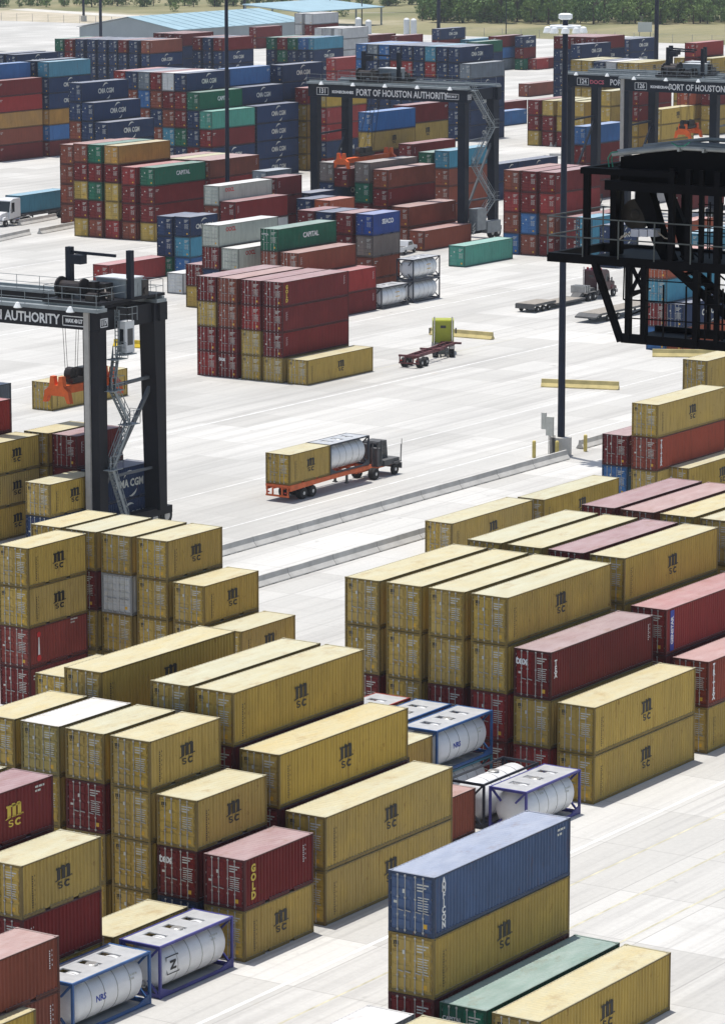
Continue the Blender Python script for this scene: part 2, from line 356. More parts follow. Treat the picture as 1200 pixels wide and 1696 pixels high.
def arc(cx, cy, r0, r1, a0, a1, n=10, sy=1.0, taper=False):
    out = []
    for i in range(n):
        t0 = a0 + (a1 - a0) * i / n; t1 = a0 + (a1 - a0) * (i + 1) / n
        def rr(t, k):
            if not taper: return (r0, r1)[k]
            f = math.sin(math.pi * (t - a0) / (a1 - a0)); m = (r0 + r1) / 2; return m + ((r1 - r0) / 2 * f + 0.002) * (1 if k else -1)
        out.append([(cx + rr(t0, 0) * math.cos(t0), cy + sy * rr(t0, 0) * math.sin(t0)), (cx + rr(t0, 1) * math.cos(t0), cy + sy * rr(t0, 1) * math.sin(t0)),
                    (cx + rr(t1, 1) * math.cos(t1), cy + sy * rr(t1, 1) * math.sin(t1)), (cx + rr(t1, 0) * math.cos(t1), cy + sy * rr(t1, 0) * math.sin(t1))])
    return out
def msc_polys(s=1.0):
    """block letter m with slanted serifs over the letters s and c"""
    P = []
    for x in (-0.40, -0.10, 0.20): P.append([(x, 0.03), (x + 0.205, 0.03), (x + 0.205, 0.62), (x, 0.60)])
    P.append([(-0.46, 0.52), (-0.40, 0.52), (-0.40, 0.66), (-0.46, 0.60)])
    P += [[(-0.21, 0.52), (-0.12, 0.68), (0.02, 0.68), (0.09, 0.60), (0.09, 0.54), (-0.10, 0.52)], [(0.09, 0.52), (0.18, 0.68), (0.32, 0.68), (0.39, 0.60), (0.20, 0.52)]]
    P.append([(-0.52, -0.03), (-0.40, 0.03), (-0.21, 0.10), (-0.21, 0.0), (-0.36, -0.03), (-0.50, -0.07)])
    P += [[(-0.14, 0.0), (0.12, 0.0), (0.12, 0.06), (-0.14, 0.06)], [(0.16, 0.0), (0.40, 0.0), (0.48, 0.10), (0.39, 0.08), (0.16, 0.06)], [(0.47, 0.02), (0.53, 0.02), (0.53, 0.09), (0.47, 0.09)]]
    P += arc(-0.20, -0.21, 0.06, 0.145, R(20), R(270), 8, 0.72) + arc(-0.20, -0.36, 0.06, 0.145, R(-170), R(90), 8, 0.72)
    P += arc(0.23, -0.285, 0.10, 0.205, R(42), R(318), 12, 0.92)
    return [[(a * s * 1.12, (b + 0.02) * s * 0.86) for a, b in p] for p in P]
def cma_mesh():
    t = text_mesh('CMA CGM', 0.80, M['label'], 0.03, 0.95); mb = MB()
    mb.v = [tuple(v.co) for v in t.vertices]; mb.f = [tuple(p.vertices) for p in t.polygons]; mb.m = [0] * len(mb.f)
    for p in arc(0.1, 0.0, 0.84, 1.02, R(62), R(150), 12, 1.0, True) + arc(0.1, -0.05, 0.84, 1.02, R(-100), R(-28), 12, 1.0, True): mb.prism(p, 'z', -0.002, 0.002)
    return mb.mesh('lettering', [M['label']])
def dash_mesh(mat, n=14, dx=0.0, seed=1):
    """small stencilled characters in an upright row, too small to read"""
    mb = MB(); r = rng(seed)
    for i in range(n):
        z = 0.9 - i * 0.115
        mb.box((-0.03, z, -0.002), (0.03 + r.random() * 0.02, z + 0.07, 0.002))
        if i % 2 == 0: mb.box((0.16, z, -0.002), (0.18 + r.random() * 0.02, z + 0.09, 0.002))
    return mb.mesh('lettering', [mat])
def block_mesh(mat, rows=((0.9, 3), (0.7, 2)), seed=2):
    mb = MB(); r = rng(seed)
    for z, n in rows:
        x = -0.3
        for i in range(n): wd = 0.12 + r.random() * 0.12; mb.box((x, z, -0.002), (x + wd, z + 0.1, 0.002)); x += wd + 0.05
    return mb.mesh('lettering', [mat])
LT = {
 'msc': poly_mesh(msc_polys(), [M['black']]), 'mscy': poly_mesh(msc_polys(), [M['gold']]), 'msc_s': poly_mesh(msc_polys(0.30), [M['black']]),
 'cma': cma_mesh(), 'dash': dash_mesh(M['black']), 'dashw': dash_mesh(M['white'], 8, seed=3), 'id': block_mesh(M['label']),
 'gold': text_mesh('GOLD', 0.52, M['gold'], 0.03, 1.0, vertical=True, sp=1.15), 'amf': text_mesh('AMFICON', 0.40, M['white'], 0.02, 1.0, vertical=True),
 'tritex': text_mesh('TRITEX', 0.44, M['white'], 0.03, 0.9, vertical=True), 'tex': text_mesh('tex', 0.62, M['white'], 0.02), 'texv': text_mesh('TEX', 0.42, M['white'], 0.02, vertical=True),
 'cap': text_mesh('CAPITAL', 0.72, M['white'], 0.02), 'cap_s': text_mesh('CAPITAL', 0.26, M['white'], 0.006), 'seaco': text_mesh('SEACO', 0.8, M['white'], 0.03),
 'oocl': text_mesh('OOCL', 0.7, M['redl'], 0.02), 'kline': text_mesh('K', 1.3, M['white'], 0.05), 'cmab': text_mesh('CMA CGM', 0.8, M['black'], 0.02)}
def strip_mesh():
    mb = MB(); mb.box((-0.24, -1.15, -0.003), (0.24, 1.15, 0.001), 0); t = text_mesh('GENSTAR', 0.40, M['white'], 0.02, 0.9)
    n = len(mb.v); mb.v += [(-v.co.y, v.co.x, v.co.z + 0.004) for v in t.vertices]
    for p in t.polygons: mb.f.append(tuple(i + n for i in p.vertices)); mb.m.append(1)
    return mb.mesh('lettering', [M['bluel'], M['white']])
LT['gen'] = strip_mesh()
def beacon_mesh():
    mb = MB(); mb.prism([(-0.1, -0.7), (0.1, -0.7), (0.04, 0.6), (-0.04, 0.6)], 'z', -0.002, 0.002, 0)
    mb.lathe([(0.19, -0.002), (0.19, 0.003)], (0, 0.72, 0), 'z', 10, 1); mb.lathe([(0.22, -0.002), (0.22, 0.003)], (0, -0.82, 0), 'z', 10, 1)
    return mb.mesh('lettering', [M['white'], M['redl']])
LT['beacon'] = beacon_mesh()
def letter_side(root, key, y, z, sc=1.0):
    o = link('lettering', LT[key], root); o.matrix_local = Matrix(((0, 0, 1, W - 0.012), (1, 0, 0, y), (0, 1, 0, z), (0, 0, 0, 1))) @ Matrix.Scale(sc, 4); return o
def letter_door(root, key, x, z, sc=1.0):
    o = link('lettering', LT[key], root); o.matrix_local = Matrix(((1, 0, 0, x), (0, 0, -1, 0.004), (0, 1, 0, z), (0, 0, 0, 1))) @ Matrix.Scale(sc, 4); return o
def container(k, Lc, loc, h, label, near, side, group='shipping containers stacked in the yard', flip=False, style=None, lr=None):
    """k colour code, Lc 2 or 4, near = full detail, side = long side shows"""
    L = 6.058 if Lc == 2 else 12.192; p, f = paint(k)
    root = thing('shipping_container', label, 'container', loc, 0, group); root.scale = (1, 1, h / HH * 0.994)
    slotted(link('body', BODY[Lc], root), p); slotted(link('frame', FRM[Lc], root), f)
    st = (1 if k in 'yvM' else 0) if style is None else style
    for s in (0, 1):
        d = slotted(link('door', DOOR[(s, st)], root), p)
        if near:
            for q in (0, 1):
                x = (0.135 + 0.36 + q * 0.40) if s == 0 else (W / 2 + 0.22 + q * 0.42)
                r = link('lock_rod', ROD, d, (x, 0.0, 0.0));
    if k in 'yv':
        if side: letter_side(root, 'msc', L / 2 + (0.1 if Lc == 4 else 0.15), HH * 0.47, 1.15 if Lc == 4 else 1.12); 
        if side and near: letter_side(root, 'dash', 0.85, 0.95)
        if near: letter_door(root, 'msc_s', 0.42, 2.08)
    elif k == 'M' and side: letter_side(root, 'mscy', 3.1, 1.2, 1.15); letter_side(root, 'id', 5.0, 1.35)
    elif k == 'G' and side: letter_side(root, 'gold', 0.8, 1.32); letter_side(root, 'dashw', L - 0.9, 1.2)
    elif k == 'T' and side: letter_side(root, 'tritex', 0.75, 1.35)
    elif k == 't':
        letter_door(root, 'tex', 0.5, 1.95)
        if side: letter_side(root, 'texv', 0.6, 1.6); letter_side(root, 'dashw', L - 0.6, 1.2)
    elif k == 'N' and side: letter_side(root, 'gen', 0.8, 1.3)
    elif k == 'A' and side: letter_side(root, 'amf', 0.85, 1.35); letter_side(root, 'id', L - 0.9, 1.3)
    elif k == 'C':
        if side: letter_side(root, 'cap', L * 0.56, 1.45, 1.15)
        if near: letter_door(root, 'cap_s', 0.65, 1.95)
    elif k == 'S' and side: letter_side(root, 'seaco', L * 0.55, 1.55)
    elif k == 'W' and side: letter_side(root, 'oocl', L * 0.2, 1.95)
    elif k == 'R' and side: letter_side(root, 'beacon', 1.0, 1.35); letter_side(root, 'id', 4.6, 1.5)
    elif k == 'b' and side: letter_side(root, 'cma', L * 0.52, 1.25, 1.15 if Lc == 4 else 1.05)
    elif side and k in 'mnrOB' : letter_side(root, 'dashw' if (int(loc[0] * 7) % 2) else 'id', (L - 0.7) if int(loc[1]) % 2 else 0.7, 1.1)
    return root
TIER = {1: ['on the ground'], 2: ['top', 'bottom'], 3: ['top', 'middle', 'bottom'], 4: ['top', 'second from top', 'third from top', 'bottom'],
        5: ['top', 'second from top', 'third from top', 'fourth from top', 'bottom'], 6: ['top', 'second from top', 'third from top', 'fourth from top', 'fifth from top', 'bottom'],
        7: ['top', 'second from top', 'third from top', 'fourth from top', 'fifth from top', 'sixth from top', 'bottom']}
ORD = ['first', 'second', 'third', 'fourth', 'fifth', 'sixth', 'seventh', 'eighth', 'ninth', 'tenth']
STACKS = [
 ('A', -100.15, 117.90, 2, 2.600, 'nn', '11'), ('B', -108.66, 124.85, 2, 2.600, 'yyyy', '2000'), ('B', -105.84, 124.85, 2, 2.600, 'Mmyy', '1200'),
 ('B', -103.02, 124.85, 2, 2.600, 'ymy', '111'), ('C', -103.02, 131.75, 2, 2.600, 'y', '1'), ('D', -114.35, 138.60, 2, 2.600, 'yyyy', '1200'),
 ('D', -111.51, 138.60, 2, 2.600, 'vyyy', '1120'), ('D', -108.67, 138.60, 2, 2.600, 'ymyy', '1111'), ('D', -105.83, 138.60, 2, 2.600, 'yyyy', '1111'),
 ('D', -102.99, 138.60, 2, 2.600, 'ytb', '111'), ('D', -100.15, 138.60, 2, 2.600, 'Gy', '11'), ('E', -114.31, 145.80, 4, 2.860, 'yyyy', '1000'),
 ('E', -108.67, 145.80, 4, 2.860, 'yyyy', '1000'), ('E', -105.85, 145.80, 4, 2.860, 'ymyy', '1100'), ('E', -103.03, 145.80, 4, 2.860, 'ymy', '110'),
 ('E', -100.21, 145.80, 4, 2.860, 'yy', '11'), ('F', -105.85, 158.90, 2, 2.600, 'yy', '10'), ('F', -103.03, 158.90, 2, 2.600, 'n', '1'),
 ('LOW', -99.42, 115.21, 2, 2.590, 'y', '1'), ('G', -141.85, 174.30, 2, 2.600, 'yyRm', '1111'), ('H', -144.50, 181.05, 2, 2.600, 'yyyy', '1000'),
 ('H', -141.64, 181.05, 2, 2.600, 'ymyy', '1112'), ('H', -138.78, 181.05, 2, 2.600, 'ywyy', '1112'), ('H', -135.92, 181.05, 2, 2.600, 'yyyy', '1110'),
 ('H', -133.06, 181.05, 2, 2.600, 'yyy', '110'), ('H', -130.20, 181.05, 2, 2.600, 'yy', '10'), ('I', -131.58, 165.03, 2, 2.590, 'yy', '10'),
 ('J', -181.60, 216.10, 2, 2.620, 'rryy', '1200'), ('J', -178.73, 216.10, 2, 2.620, 'yyy', '111'), ('J', -172.99, 216.10, 2, 2.620, 'yb', '11'),
 ('K', -187.00, 222.90, 2, 2.620, 'kmyy', '2200'), ('K', -178.45, 222.90, 2, 2.620, 'yyy', '120'), ('K', -175.60, 222.90, 2, 2.620, 'mmb', '120'),
 ('K', -172.75, 222.90, 2, 2.620, 'bb', '11'), ('R0', -84.70, 131.40, 4, 2.860, 'Aym', '111'), ('R0', -81.95, 131.40, 4, 2.860, 'C', '1'),
 ('R0', -79.20, 131.40, 4, 2.860, 'y', '1'), ('R0b', -84.86, 123.95, 2, 2.590, 'w', '1'), ('R0c', -82.03, 124.07, 2, 2.590, 'y', '1'),
 ('T', -115.05, 173.70, 4, 2.860, 'yymy', '1110'), ('T', -112.13, 173.70, 4, 2.860, 'yyyy', '1110'), ('T', -109.21, 173.70, 4, 2.860, 'yymy', '1110'),
 ('T', -106.29, 173.70, 4, 2.860, 'yyrm', '1111'), ('T', -103.37, 173.70, 4, 2.860, 'tyr', '111'), ('T', -100.45, 173.70, 4, 2.860, 'yy', '11'),
 ('U', -115.10, 187.60, 4, 2.860, 'yyyy', '1000'), ('U', -112.18, 187.60, 4, 2.860, 'yyyy', '1000'), ('U', -109.26, 187.60, 4, 2.860, 'myyy', '1000'),
 ('U', -106.34, 187.60, 4, 2.860, 'yyyy', '1100'), ('U', -103.42, 187.60, 4, 2.860, 'Nmy', '110'), ('U', -100.50, 187.60, 4, 2.860, 'Ty', '11'),
 ('V', -115.10, 201.90, 4, 2.860, 'myyy', '1000'), ('V', -112.18, 201.90, 4, 2.860, 'nyyy', '1000'), ('V', -109.26, 201.90, 4, 2.860, 'yyyy', '1000'),
 ('V', -106.34, 201.90, 4, 2.860, 'yyyy', '1200'), ('V', -103.42, 201.90, 4, 2.860, 'yyy', '000'), ('V', -100.50, 201.90, 4, 2.860, 'yy', '00'),
 ('W', -144.97, 230.05, 4, 2.860, 'y', '1'), ('X', -144.23, 242.71, 4, 2.860, 'y', '1'), ('Y', -146.70, 260.72, 2, 2.650, 'mB', '11'),
 ('Z', -143.18, 259.41, 4, 2.800, 'yTy', '111'), ('Z', -141.42, 261.67, 4, 2.900, 'y', '1'), ('Z2', -151.22, 283.30, 4, 2.867, 'yyy', '100'),
 ('CEN', -216.19, 298.80, 4, 2.591, 'mymr', '1111'), ('CEN', -213.56, 298.80, 4, 2.587, 'nnmt', '1111'), ('CEN', -210.62, 298.80, 4, 2.585, 'mryy', '1111'),
 ('CEN', -207.90, 298.80, 4, 2.591, 'Gmmy', '1111'), ('CEN', -204.88, 298.80, 4, 2.600, 'y', '1'), ('CEN2', -231.95, 341.10, 4, 2.600, 'rm', '11'),
 ('HB', -245.40, 340.30, 4, 2.600, 'Wmbm', '1120'), ('HB', -242.62, 340.30, 4, 2.600, 'Wmm', '120'), ('HB', -237.06, 340.30, 4, 2.600, 'Cnnn', '1100'),
 ('HB', -234.28, 340.30, 4, 2.600, 'nnn', '120'), ('SM', -259.65, 352.71, 2, 2.590, 'w', '1'), ('SM', -249.91, 343.22, 2, 2.590, 'my', '12'),
 ('SEG', -245.77, 360.70, 2, 2.582, 'mmmm', '1000'), ('SEG', -243.11, 360.70, 2, 2.575, 'bmmm', '1000'), ('SEG', -240.19, 360.70, 2, 2.586, 'mmmm', '1200'),
 ('SEG', -237.27, 360.70, 2, 2.589, 'Sqnn', '1112'), ('CM1', -271.49, 366.70, 2, 2.561, 'bbg', '112'), ('CM1', -268.71, 366.70, 2, 2.592, 'bcB', '112'),
 ('DH', -273.83, 380.20, 4, 2.596, 'Wnmm', '1200'), ('DH', -271.29, 380.20, 4, 2.816, 'mwm', '120'), ('MB', -274.50, 394.30, 2, 2.585, 'mmmm', '1220'),
 ('MB', -268.85, 394.30, 2, 2.597, 'bbb', '120'), ('MB', -265.98, 394.30, 2, 2.594, 'Onn', '100'), ('MB2', -273.92, 401.40, 2, 2.591, 'bbb', '200'),
 ('MB2', -280.95, 401.40, 2, 2.590, 'kkkk', '1000'), ('RED', -272.57, 354.72, 4, 2.600, 'r', '1'), ('C1', -277.30, 412.30, 4, 2.732, 'qbmm', '1100'),
 ('C1', -271.41, 412.30, 4, 2.802, 'qgmm', '1120'), ('C1', -268.44, 412.30, 4, 2.589, 'nmmm', '1120'), ('C1', -265.41, 412.30, 4, 2.756, 'nr', '20'),
 ('C1', -262.68, 412.30, 4, 2.500, 'O', '2'), ('C1b', -264.48, 411.33, 4, 2.780, 'nn', '12'), ('C1b', -260.36, 408.80, 4, 2.780, 'n', '1'),
 ('C2', -295.93, 450.50, 4, 2.950, 'Bymmm', '11200'), ('C2', -288.78, 450.50, 4, 2.587, 'mmmm', '1200'), ('C3', -300.34, 467.00, 4, 2.924, 'myyym', '11000'),
 ('C3', -341.79, 500.96, 4, 2.780, 'ryyyy', '22222'), ('C3', -334.85, 496.48, 4, 2.780, 'yrrbm', '11112'), ('C4', -280.55, 443.00, 4, 2.500, 'gmmm', '2000'),
 ('C4', -277.76, 443.00, 4, 2.590, 'cnnn', '1112'), ('GRN', -245.97, 395.87, 4, 2.800, 'p', '1'), ('RT', -247.71, 412.50, 4, 2.820, 'nrnB', '1112'),
 ('RT', -245.01, 412.50, 4, 2.819, 'mmBn', '1111'), ('RT', -242.14, 412.50, 4, 2.818, 'mrnm', '1111'), ('RT', -238.35, 412.50, 4, 2.752, 'mm', '12'),
 ('RT2', -236.50, 412.50, 2, 2.787, 'cc', '12'), ('RT2', -229.03, 405.62, 2, 2.780, 'bb', '12'), ('RT3', -288.74, 481.21, 4, 2.780, 'bb', '10'),
 ('RT3', -288.80, 473.22, 4, 2.780, 'bb', '22'), ('HG', -265.61, 481.12, 4, 2.700, 'w', '2'), ('HG', -256.66, 476.54, 4, 2.700, 'm', '2'),
 ('DB', -186.62, 341.08, 4, 2.600, 'OcmB', '1112'), ('DB', -184.65, 341.30, 4, 2.600, 'bO', '12'), ('DB2', -236.40, 434.53, 4, 2.780, 'O', '2'),
 ('DB2', -227.77, 426.15, 4, 2.780, 'c', '2'), ('TEN', -309.31, 398.40, 4, 2.600, 'nmymy', '11111'), ('TEN', -306.79, 398.40, 4, 2.597, 'gmgmn', '11111'),
 ('TEN', -303.89, 398.40, 4, 2.597, 'omyyr', '11111'), ('TEN', -300.95, 398.40, 4, 2.538, 'rmmn', '1111'), ('TEN', -297.77, 398.40, 4, 2.564, 'Cmmy', '1111'),
 ('TEN2', -297.39, 411.00, 4, 2.590, 'nrmm', '1200'), ('TEN2', -299.85, 411.00, 4, 2.582, 'nmmm', '2000'), ('TEN2', -302.27, 411.00, 4, 2.585, 'ynmm', '2000'),
 ('TEN2', -304.65, 411.00, 4, 2.590, 'nmmm', '2000'), ('TEN0', -321.56, 411.00, 4, 2.870, 'nnnn', '1111'), ('ST', -345.42, 444.00, 4, 2.950, 'bbnnnn', '112200'),
 ('ST', -343.09, 444.00, 4, 2.950, 'bbbbn', '11200'), ('ST', -340.49, 444.00, 4, 2.950, 'bbbb', '1200'), ('SG', -357.90, 472.00, 4, 2.950, 'rrnnmm', '200000'),
 ('SG', -355.49, 472.00, 4, 2.950, 'bnnbmm', '120000'), ('SG', -352.98, 472.00, 4, 2.950, 'kBnmmm', '122000'), ('SG', -350.53, 472.00, 4, 2.950, 'mnbnmm', '122200'),
 ('SG', -348.10, 472.00, 4, 2.950, 'wmncbm', '122220'), ('SG', -345.67, 472.00, 4, 2.950, 'bmmgbm', '112220'), ('SG', -343.17, 472.00, 4, 2.950, 'Cbbmm', '12220'),
 ('SG', -340.68, 472.00, 4, 2.950, 'pmbb', '1110'), ('SG2', -346.91, 485.50, 4, 2.950, 'Bbbbmm', '120000'), ('SG2', -344.26, 485.50, 4, 2.950, 'bbbbb', '12000'),
 ('SG2', -341.25, 485.50, 4, 2.950, 'bbbb', '1111'), ('SG3', -345.45, 499.00, 4, 2.950, 'bbbbbm', '112000'), ('LR', -395.09, 499.00, 4, 2.766, 'cbboBm', '111111'),
 ('LR', -397.91, 499.00, 4, 2.786, 'bbbbmm', '220000'), ('LR2', -398.35, 486.00, 4, 2.764, 'Bbbbmm', '100000'), ('LR2', -395.85, 486.00, 4, 2.797, 'mronm', '11111'),
 ('LR3', -413.41, 513.00, 4, 2.773, 'bbbbbb', '100000'), ('LR3', -416.22, 513.00, 4, 2.786, 'bbbbbb', '200000'), ('FA', -373.46, 567.70, 4, 2.880, 'BBbbbb', '220000'),
 ('FA', -370.91, 567.70, 4, 2.880, 'kbbbbb', '220220'), ('FA', -368.36, 567.70, 4, 2.880, 'Bbbbbb', '220220'), ('FA', -365.81, 567.70, 4, 2.880, 'brbbbb', '220220'),
 ('FA', -363.26, 567.70, 4, 2.880, 'brbbbb', '222200'), ('FA', -360.71, 567.70, 4, 2.880, 'bbbbbb', '222200'), ('FA', -358.16, 567.70, 4, 2.880, 'crbbbb', '222200'),
 ('FA', -355.61, 567.70, 4, 2.880, 'bbbbbb', '222000'), ('FA', -353.06, 567.70, 4, 2.880, 'bbbbbb', '122222'), ('FB', -350.59, 567.70, 4, 2.863, 'kbbbb', '12211'),
 ('FC', -446.60, 726.59, 4, 2.780, 'gbb', '220'), ('FC', -455.90, 751.52, 4, 2.767, 'mBk', '222'), ('FC2', -451.80, 757.20, 2, 2.733, 'bmg', '122'),
 ('FD', -485.60, 773.02, 4, 2.800, 'bmb', '120'), ('FD', -508.60, 789.29, 4, 2.650, 'mb', '20'), ('FD', -516.23, 788.00, 4, 2.650, 'mb', '20'),
 ('FE', -482.90, 782.24, 4, 2.700, 'cb', '20'), ('FF', -501.65, 640.00, 4, 2.831, 'gbbb', '2200'), ('FF', -498.93, 640.00, 4, 2.834, 'mmbb', '2200'),
 ('FF', -495.87, 640.00, 4, 2.856, 'bbbb', '2200'), ('FF', -492.66, 640.00, 4, 2.863, 'bbbb', '2222'), ('FF', -489.64, 640.00, 4, 2.868, 'bbbb', '2222'),
 ('FF', -486.62, 640.00, 4, 2.883, 'bbbb', '2220'), ('FF', -483.95, 640.00, 4, 2.892, 'mbbb', '2220'), ('FF', -480.96, 640.00, 4, 2.897, 'bbbb', '2220'),
 ('FF', -477.64, 640.00, 4, 2.905, 'nbbb', '1120'), ('FG', -468.84, 655.00, 4, 2.950, 'mbbb', '1120'), ('FG', -471.72, 655.00, 4, 2.950, 'bbbb', '2220'),
 ('FG', -474.53, 655.00, 4, 2.950, 'mbbb', '2220'), ('FG2', -489.89, 669.00, 4, 2.885, 'mbbb', '1220'), ('FG2', -492.79, 669.00, 4, 2.882, 'mbbb', '2000'),
 ('FG2', -495.71, 669.00, 4, 2.879, 'mbbb', '2000'), ('FH', -467.82, 674.19, 4, 2.780, 'gbbb', '2220'), ('FH', -465.03, 674.46, 4, 2.780, 'mgbb', '2220'),
 ('FH', -462.64, 675.08, 4, 2.780, 'gbbb', '2220'), ('FH', -460.41, 675.91, 4, 2.780, 'Bbbb', '2200'), ('FH', -459.03, 676.80, 4, 2.780, 'cbbb', '1122'),
 ('FI', -528.40, 774.46, 4, 2.780, 'wwww', '2200'), ('FI', -525.08, 774.17, 4, 2.780, 'wmww', '1200'), ('FI2', -513.55, 761.51, 4, 2.780, 'www', '200'),
 ('FI2', -511.56, 762.80, 4, 2.780, 'wwm', '200'), ('FI2', -508.45, 762.76, 4, 2.780, 'www', '122'), ('FJ', -559.14, 797.77, 4, 2.900, 'mm', '12'),
 ('FJ', -436.62, 651.99, 4, 2.833, 'rrr', '120'), ('GA', -334.94, 566.08, 4, 2.780, 'mmy', '122'), ('GA', -331.93, 566.16, 4, 2.780, 'ymm', '122'),
 ('GA', -328.93, 566.24, 4, 2.780, 'yym', '222'), ('GA', -325.68, 566.50, 4, 2.780, 'yym', '120'), ('GA2', -276.62, 481.00, 4, 2.872, 'Bmmm', '1122'),
 ('GB', -315.71, 558.35, 4, 2.780, 'yyyy', '1120'), ('GB', -316.00, 563.89, 4, 2.780, 'yyym', '2000'), ('GB', -312.35, 562.43, 4, 2.780, 'mmyy', '1122'),
 ('GB2', -305.39, 558.05, 4, 2.780, 'yyy', '112'), ('GB2', -323.82, 602.52, 4, 2.780, 'Oyy', '122'), ('GB2', -319.99, 605.00, 4, 2.780, 'myy', '222'),
 ('GC', -349.61, 607.00, 4, 2.620, 'yyyyy', '22200'), ('GC', -347.20, 607.00, 4, 2.612, 'yyyyy', '22200'), ('GC', -344.53, 607.00, 4, 2.606, 'byyyy', '22200'),
 ('GC', -341.88, 607.00, 4, 2.600, 'wyyyy', '22200'), ('GC', -339.36, 607.00, 4, 2.593, 'yyyyy', '22000'), ('GC', -336.99, 607.00, 4, 2.597, 'yyyyy', '10000'),
 ('GD', -372.64, 640.00, 4, 2.595, 'mbbbbb', '222220'), ('GD', -370.08, 640.00, 4, 2.597, 'mbbbbb', '222000'), ('GD', -367.70, 640.00, 4, 2.600, 'mbbbbb', '200000'),
 ('GD', -365.30, 640.00, 4, 2.601, 'mbbbbb', '120000'), ('GD2', -364.03, 632.00, 4, 2.907, 'bbbbb', '12000'), ('GE', -396.12, 700.00, 4, 2.950, 'wbbb', '2000'),
 ('GE', -393.36, 700.00, 4, 2.950, 'kmbb', '2000'), ('GE', -390.60, 700.00, 4, 2.950, 'bbbb', '1200'), ('GF', -345.57, 646.00, 4, 2.950, 'rmmmm', '12000'),
 ('GF', -347.99, 646.00, 4, 2.925, 'yyyy', '2022'), ('GF', -341.80, 646.00, 4, 2.950, 'yyyy', '2200'), ('GH', -449.48, 759.49, 2, 2.700, 'r', '1'),
 ('GH', -449.57, 765.46, 2, 2.700, 'm', '2'), ('GI', -402.42, 676.18, 4, 2.900, 'n', '1'), ('GJ', -364.32, 599.20, 4, 2.900, 'B', '1'),
 ('GJ', -377.35, 621.20, 4, 2.900, 'm', '2'),
]
PLACE = {
 'A': 'left of the foremost tank', 'B': 'behind the foremost tank', 'C': 'behind the purple-framed tank', 'D': 'leftmost near block', 'E': 'beyond the gold-lettered box', 'F': 'left of the black-framed tank', 'LOW': 'lowest at bottom left corner', 'G': 'left edge beside white-door box', 'H': 'nearest the left crane leg', 'I': 'behind the grey-roofed long box', 'J': 'left edge below hanging container', 'K': 'around the left crane base', 'R0': 'foremost stack, bottom right', 'R0b': 'bottom edge, rusty-edged roof', 'R0c': 'bottom edge, rusty yellow roof', 'T': 'front of right block', 'U': 'second row of right block', 'V': 'third row of right block', 'W': 'alone behind right block', 'X': 'right of lone yellow box', 'Y': 'left of white-lettered tower', 'Z': 'right edge beyond bollards', 'Z2': 'right edge under black platform', 'CEN': 'square block behind green tractor', 'CEN2': 'left of stacked dark tanks', 'HB': 'behind the square central block', 'SM': 'left of the square block', 'SEG': 'left of parked white pickup', 'CM1': 'left of off-white boxes', 'DH': 'right of light pole base', 'MB': 'behind the blue-topped row', 'MB2': 'between stack and crane wheels', 'RED': 'behind left crane winch', 'C1': 'under the middle crane', 'C1b': 'at middle crane right leg', 'C2': 'inside middle crane portal', 'C3': 'beyond middle crane portal', 'C4': 'behind middle crane right leg', 'HG': 'behind the black platform sheave', 'GRN': 'before the middle crane', 'RT': 'left of the black platform', 'RT2': 'behind black platform railing', 'RT3': 'behind the red-tiered stack', 'DB': 'behind black platform cage', 'DB2': 'behind black platform stairs', 'TEN': 'five-high block left of centre', 'TEN2': 'behind the five-high block', 'TEN0': 'left behind five-high block', 'ST': 'blue staircase stack, far left', 'SG': 'broad mixed block, upper left', 'SG2': 'behind broad mixed block', 'SG3': 'far side of mixed block', 'BC': 'tall navy stack, upper centre', 'LR': 'dark green-roofed tower, far left', 'LR2': 'left edge tower behind truck', 'LR3': 'behind left edge tower', 'FA': 'broad navy block, far centre', 'FB': 'right end of navy block', 'FC': 'right of far navy block', 'FC2': 'rightmost beyond navy block', 'FD': 'behind the far navy block', 'FE': 'under far pole, navy block', 'FF': 'farthest long row, left', 'FG': 'before the blue-roofed warehouse', 'FG2': 'at the warehouse wall', 'FH': 'multicolour stack near warehouse', 'FI': 'tall white stack, far centre', 'FI2': 'white stack beside navy block', 'FJ': 'beside the tall white stack', 'GA': 'left in right cranes', 'GA2': 'under crane at upper right', 'GB': 'behind right crane left leg', 'GB2': 'between right crane legs', 'GC': 'beyond the right cranes', 'GD': 'tall maroon-topped block, far right', 'GD2': 'before the maroon-topped block', 'GE': 'far row under grass field', 'GF': 'far right edge by grass', 'GG': 'low row at grass edge', 'GH': 'low beside maroon-topped block', 'GI': 'alone on paving, upper right', 'GJ': 'low behind light pole'
}
core = MB(); CM = []; CI = {}
def cidx(ch, fr=0):
    k = (ch, fr)
    if k not in CI: CI[k] = len(CM); CM.append(M[ch] if len(ch) > 1 else paint(ch)[fr])
    return CI[k]
def merge(me, loc, sc, slots, mat=None):
    n0 = len(core.v)
    for v in me.vertices:
        c = mat @ v.co if mat else v.co
        core.v.append((c[0] + loc[0], c[1] + loc[1], c[2] * sc + loc[2]))
    for f in me.polygons: core.f.append(tuple(i + n0 for i in f.vertices)); core.m.append(slots.get(f.material_index, 0))
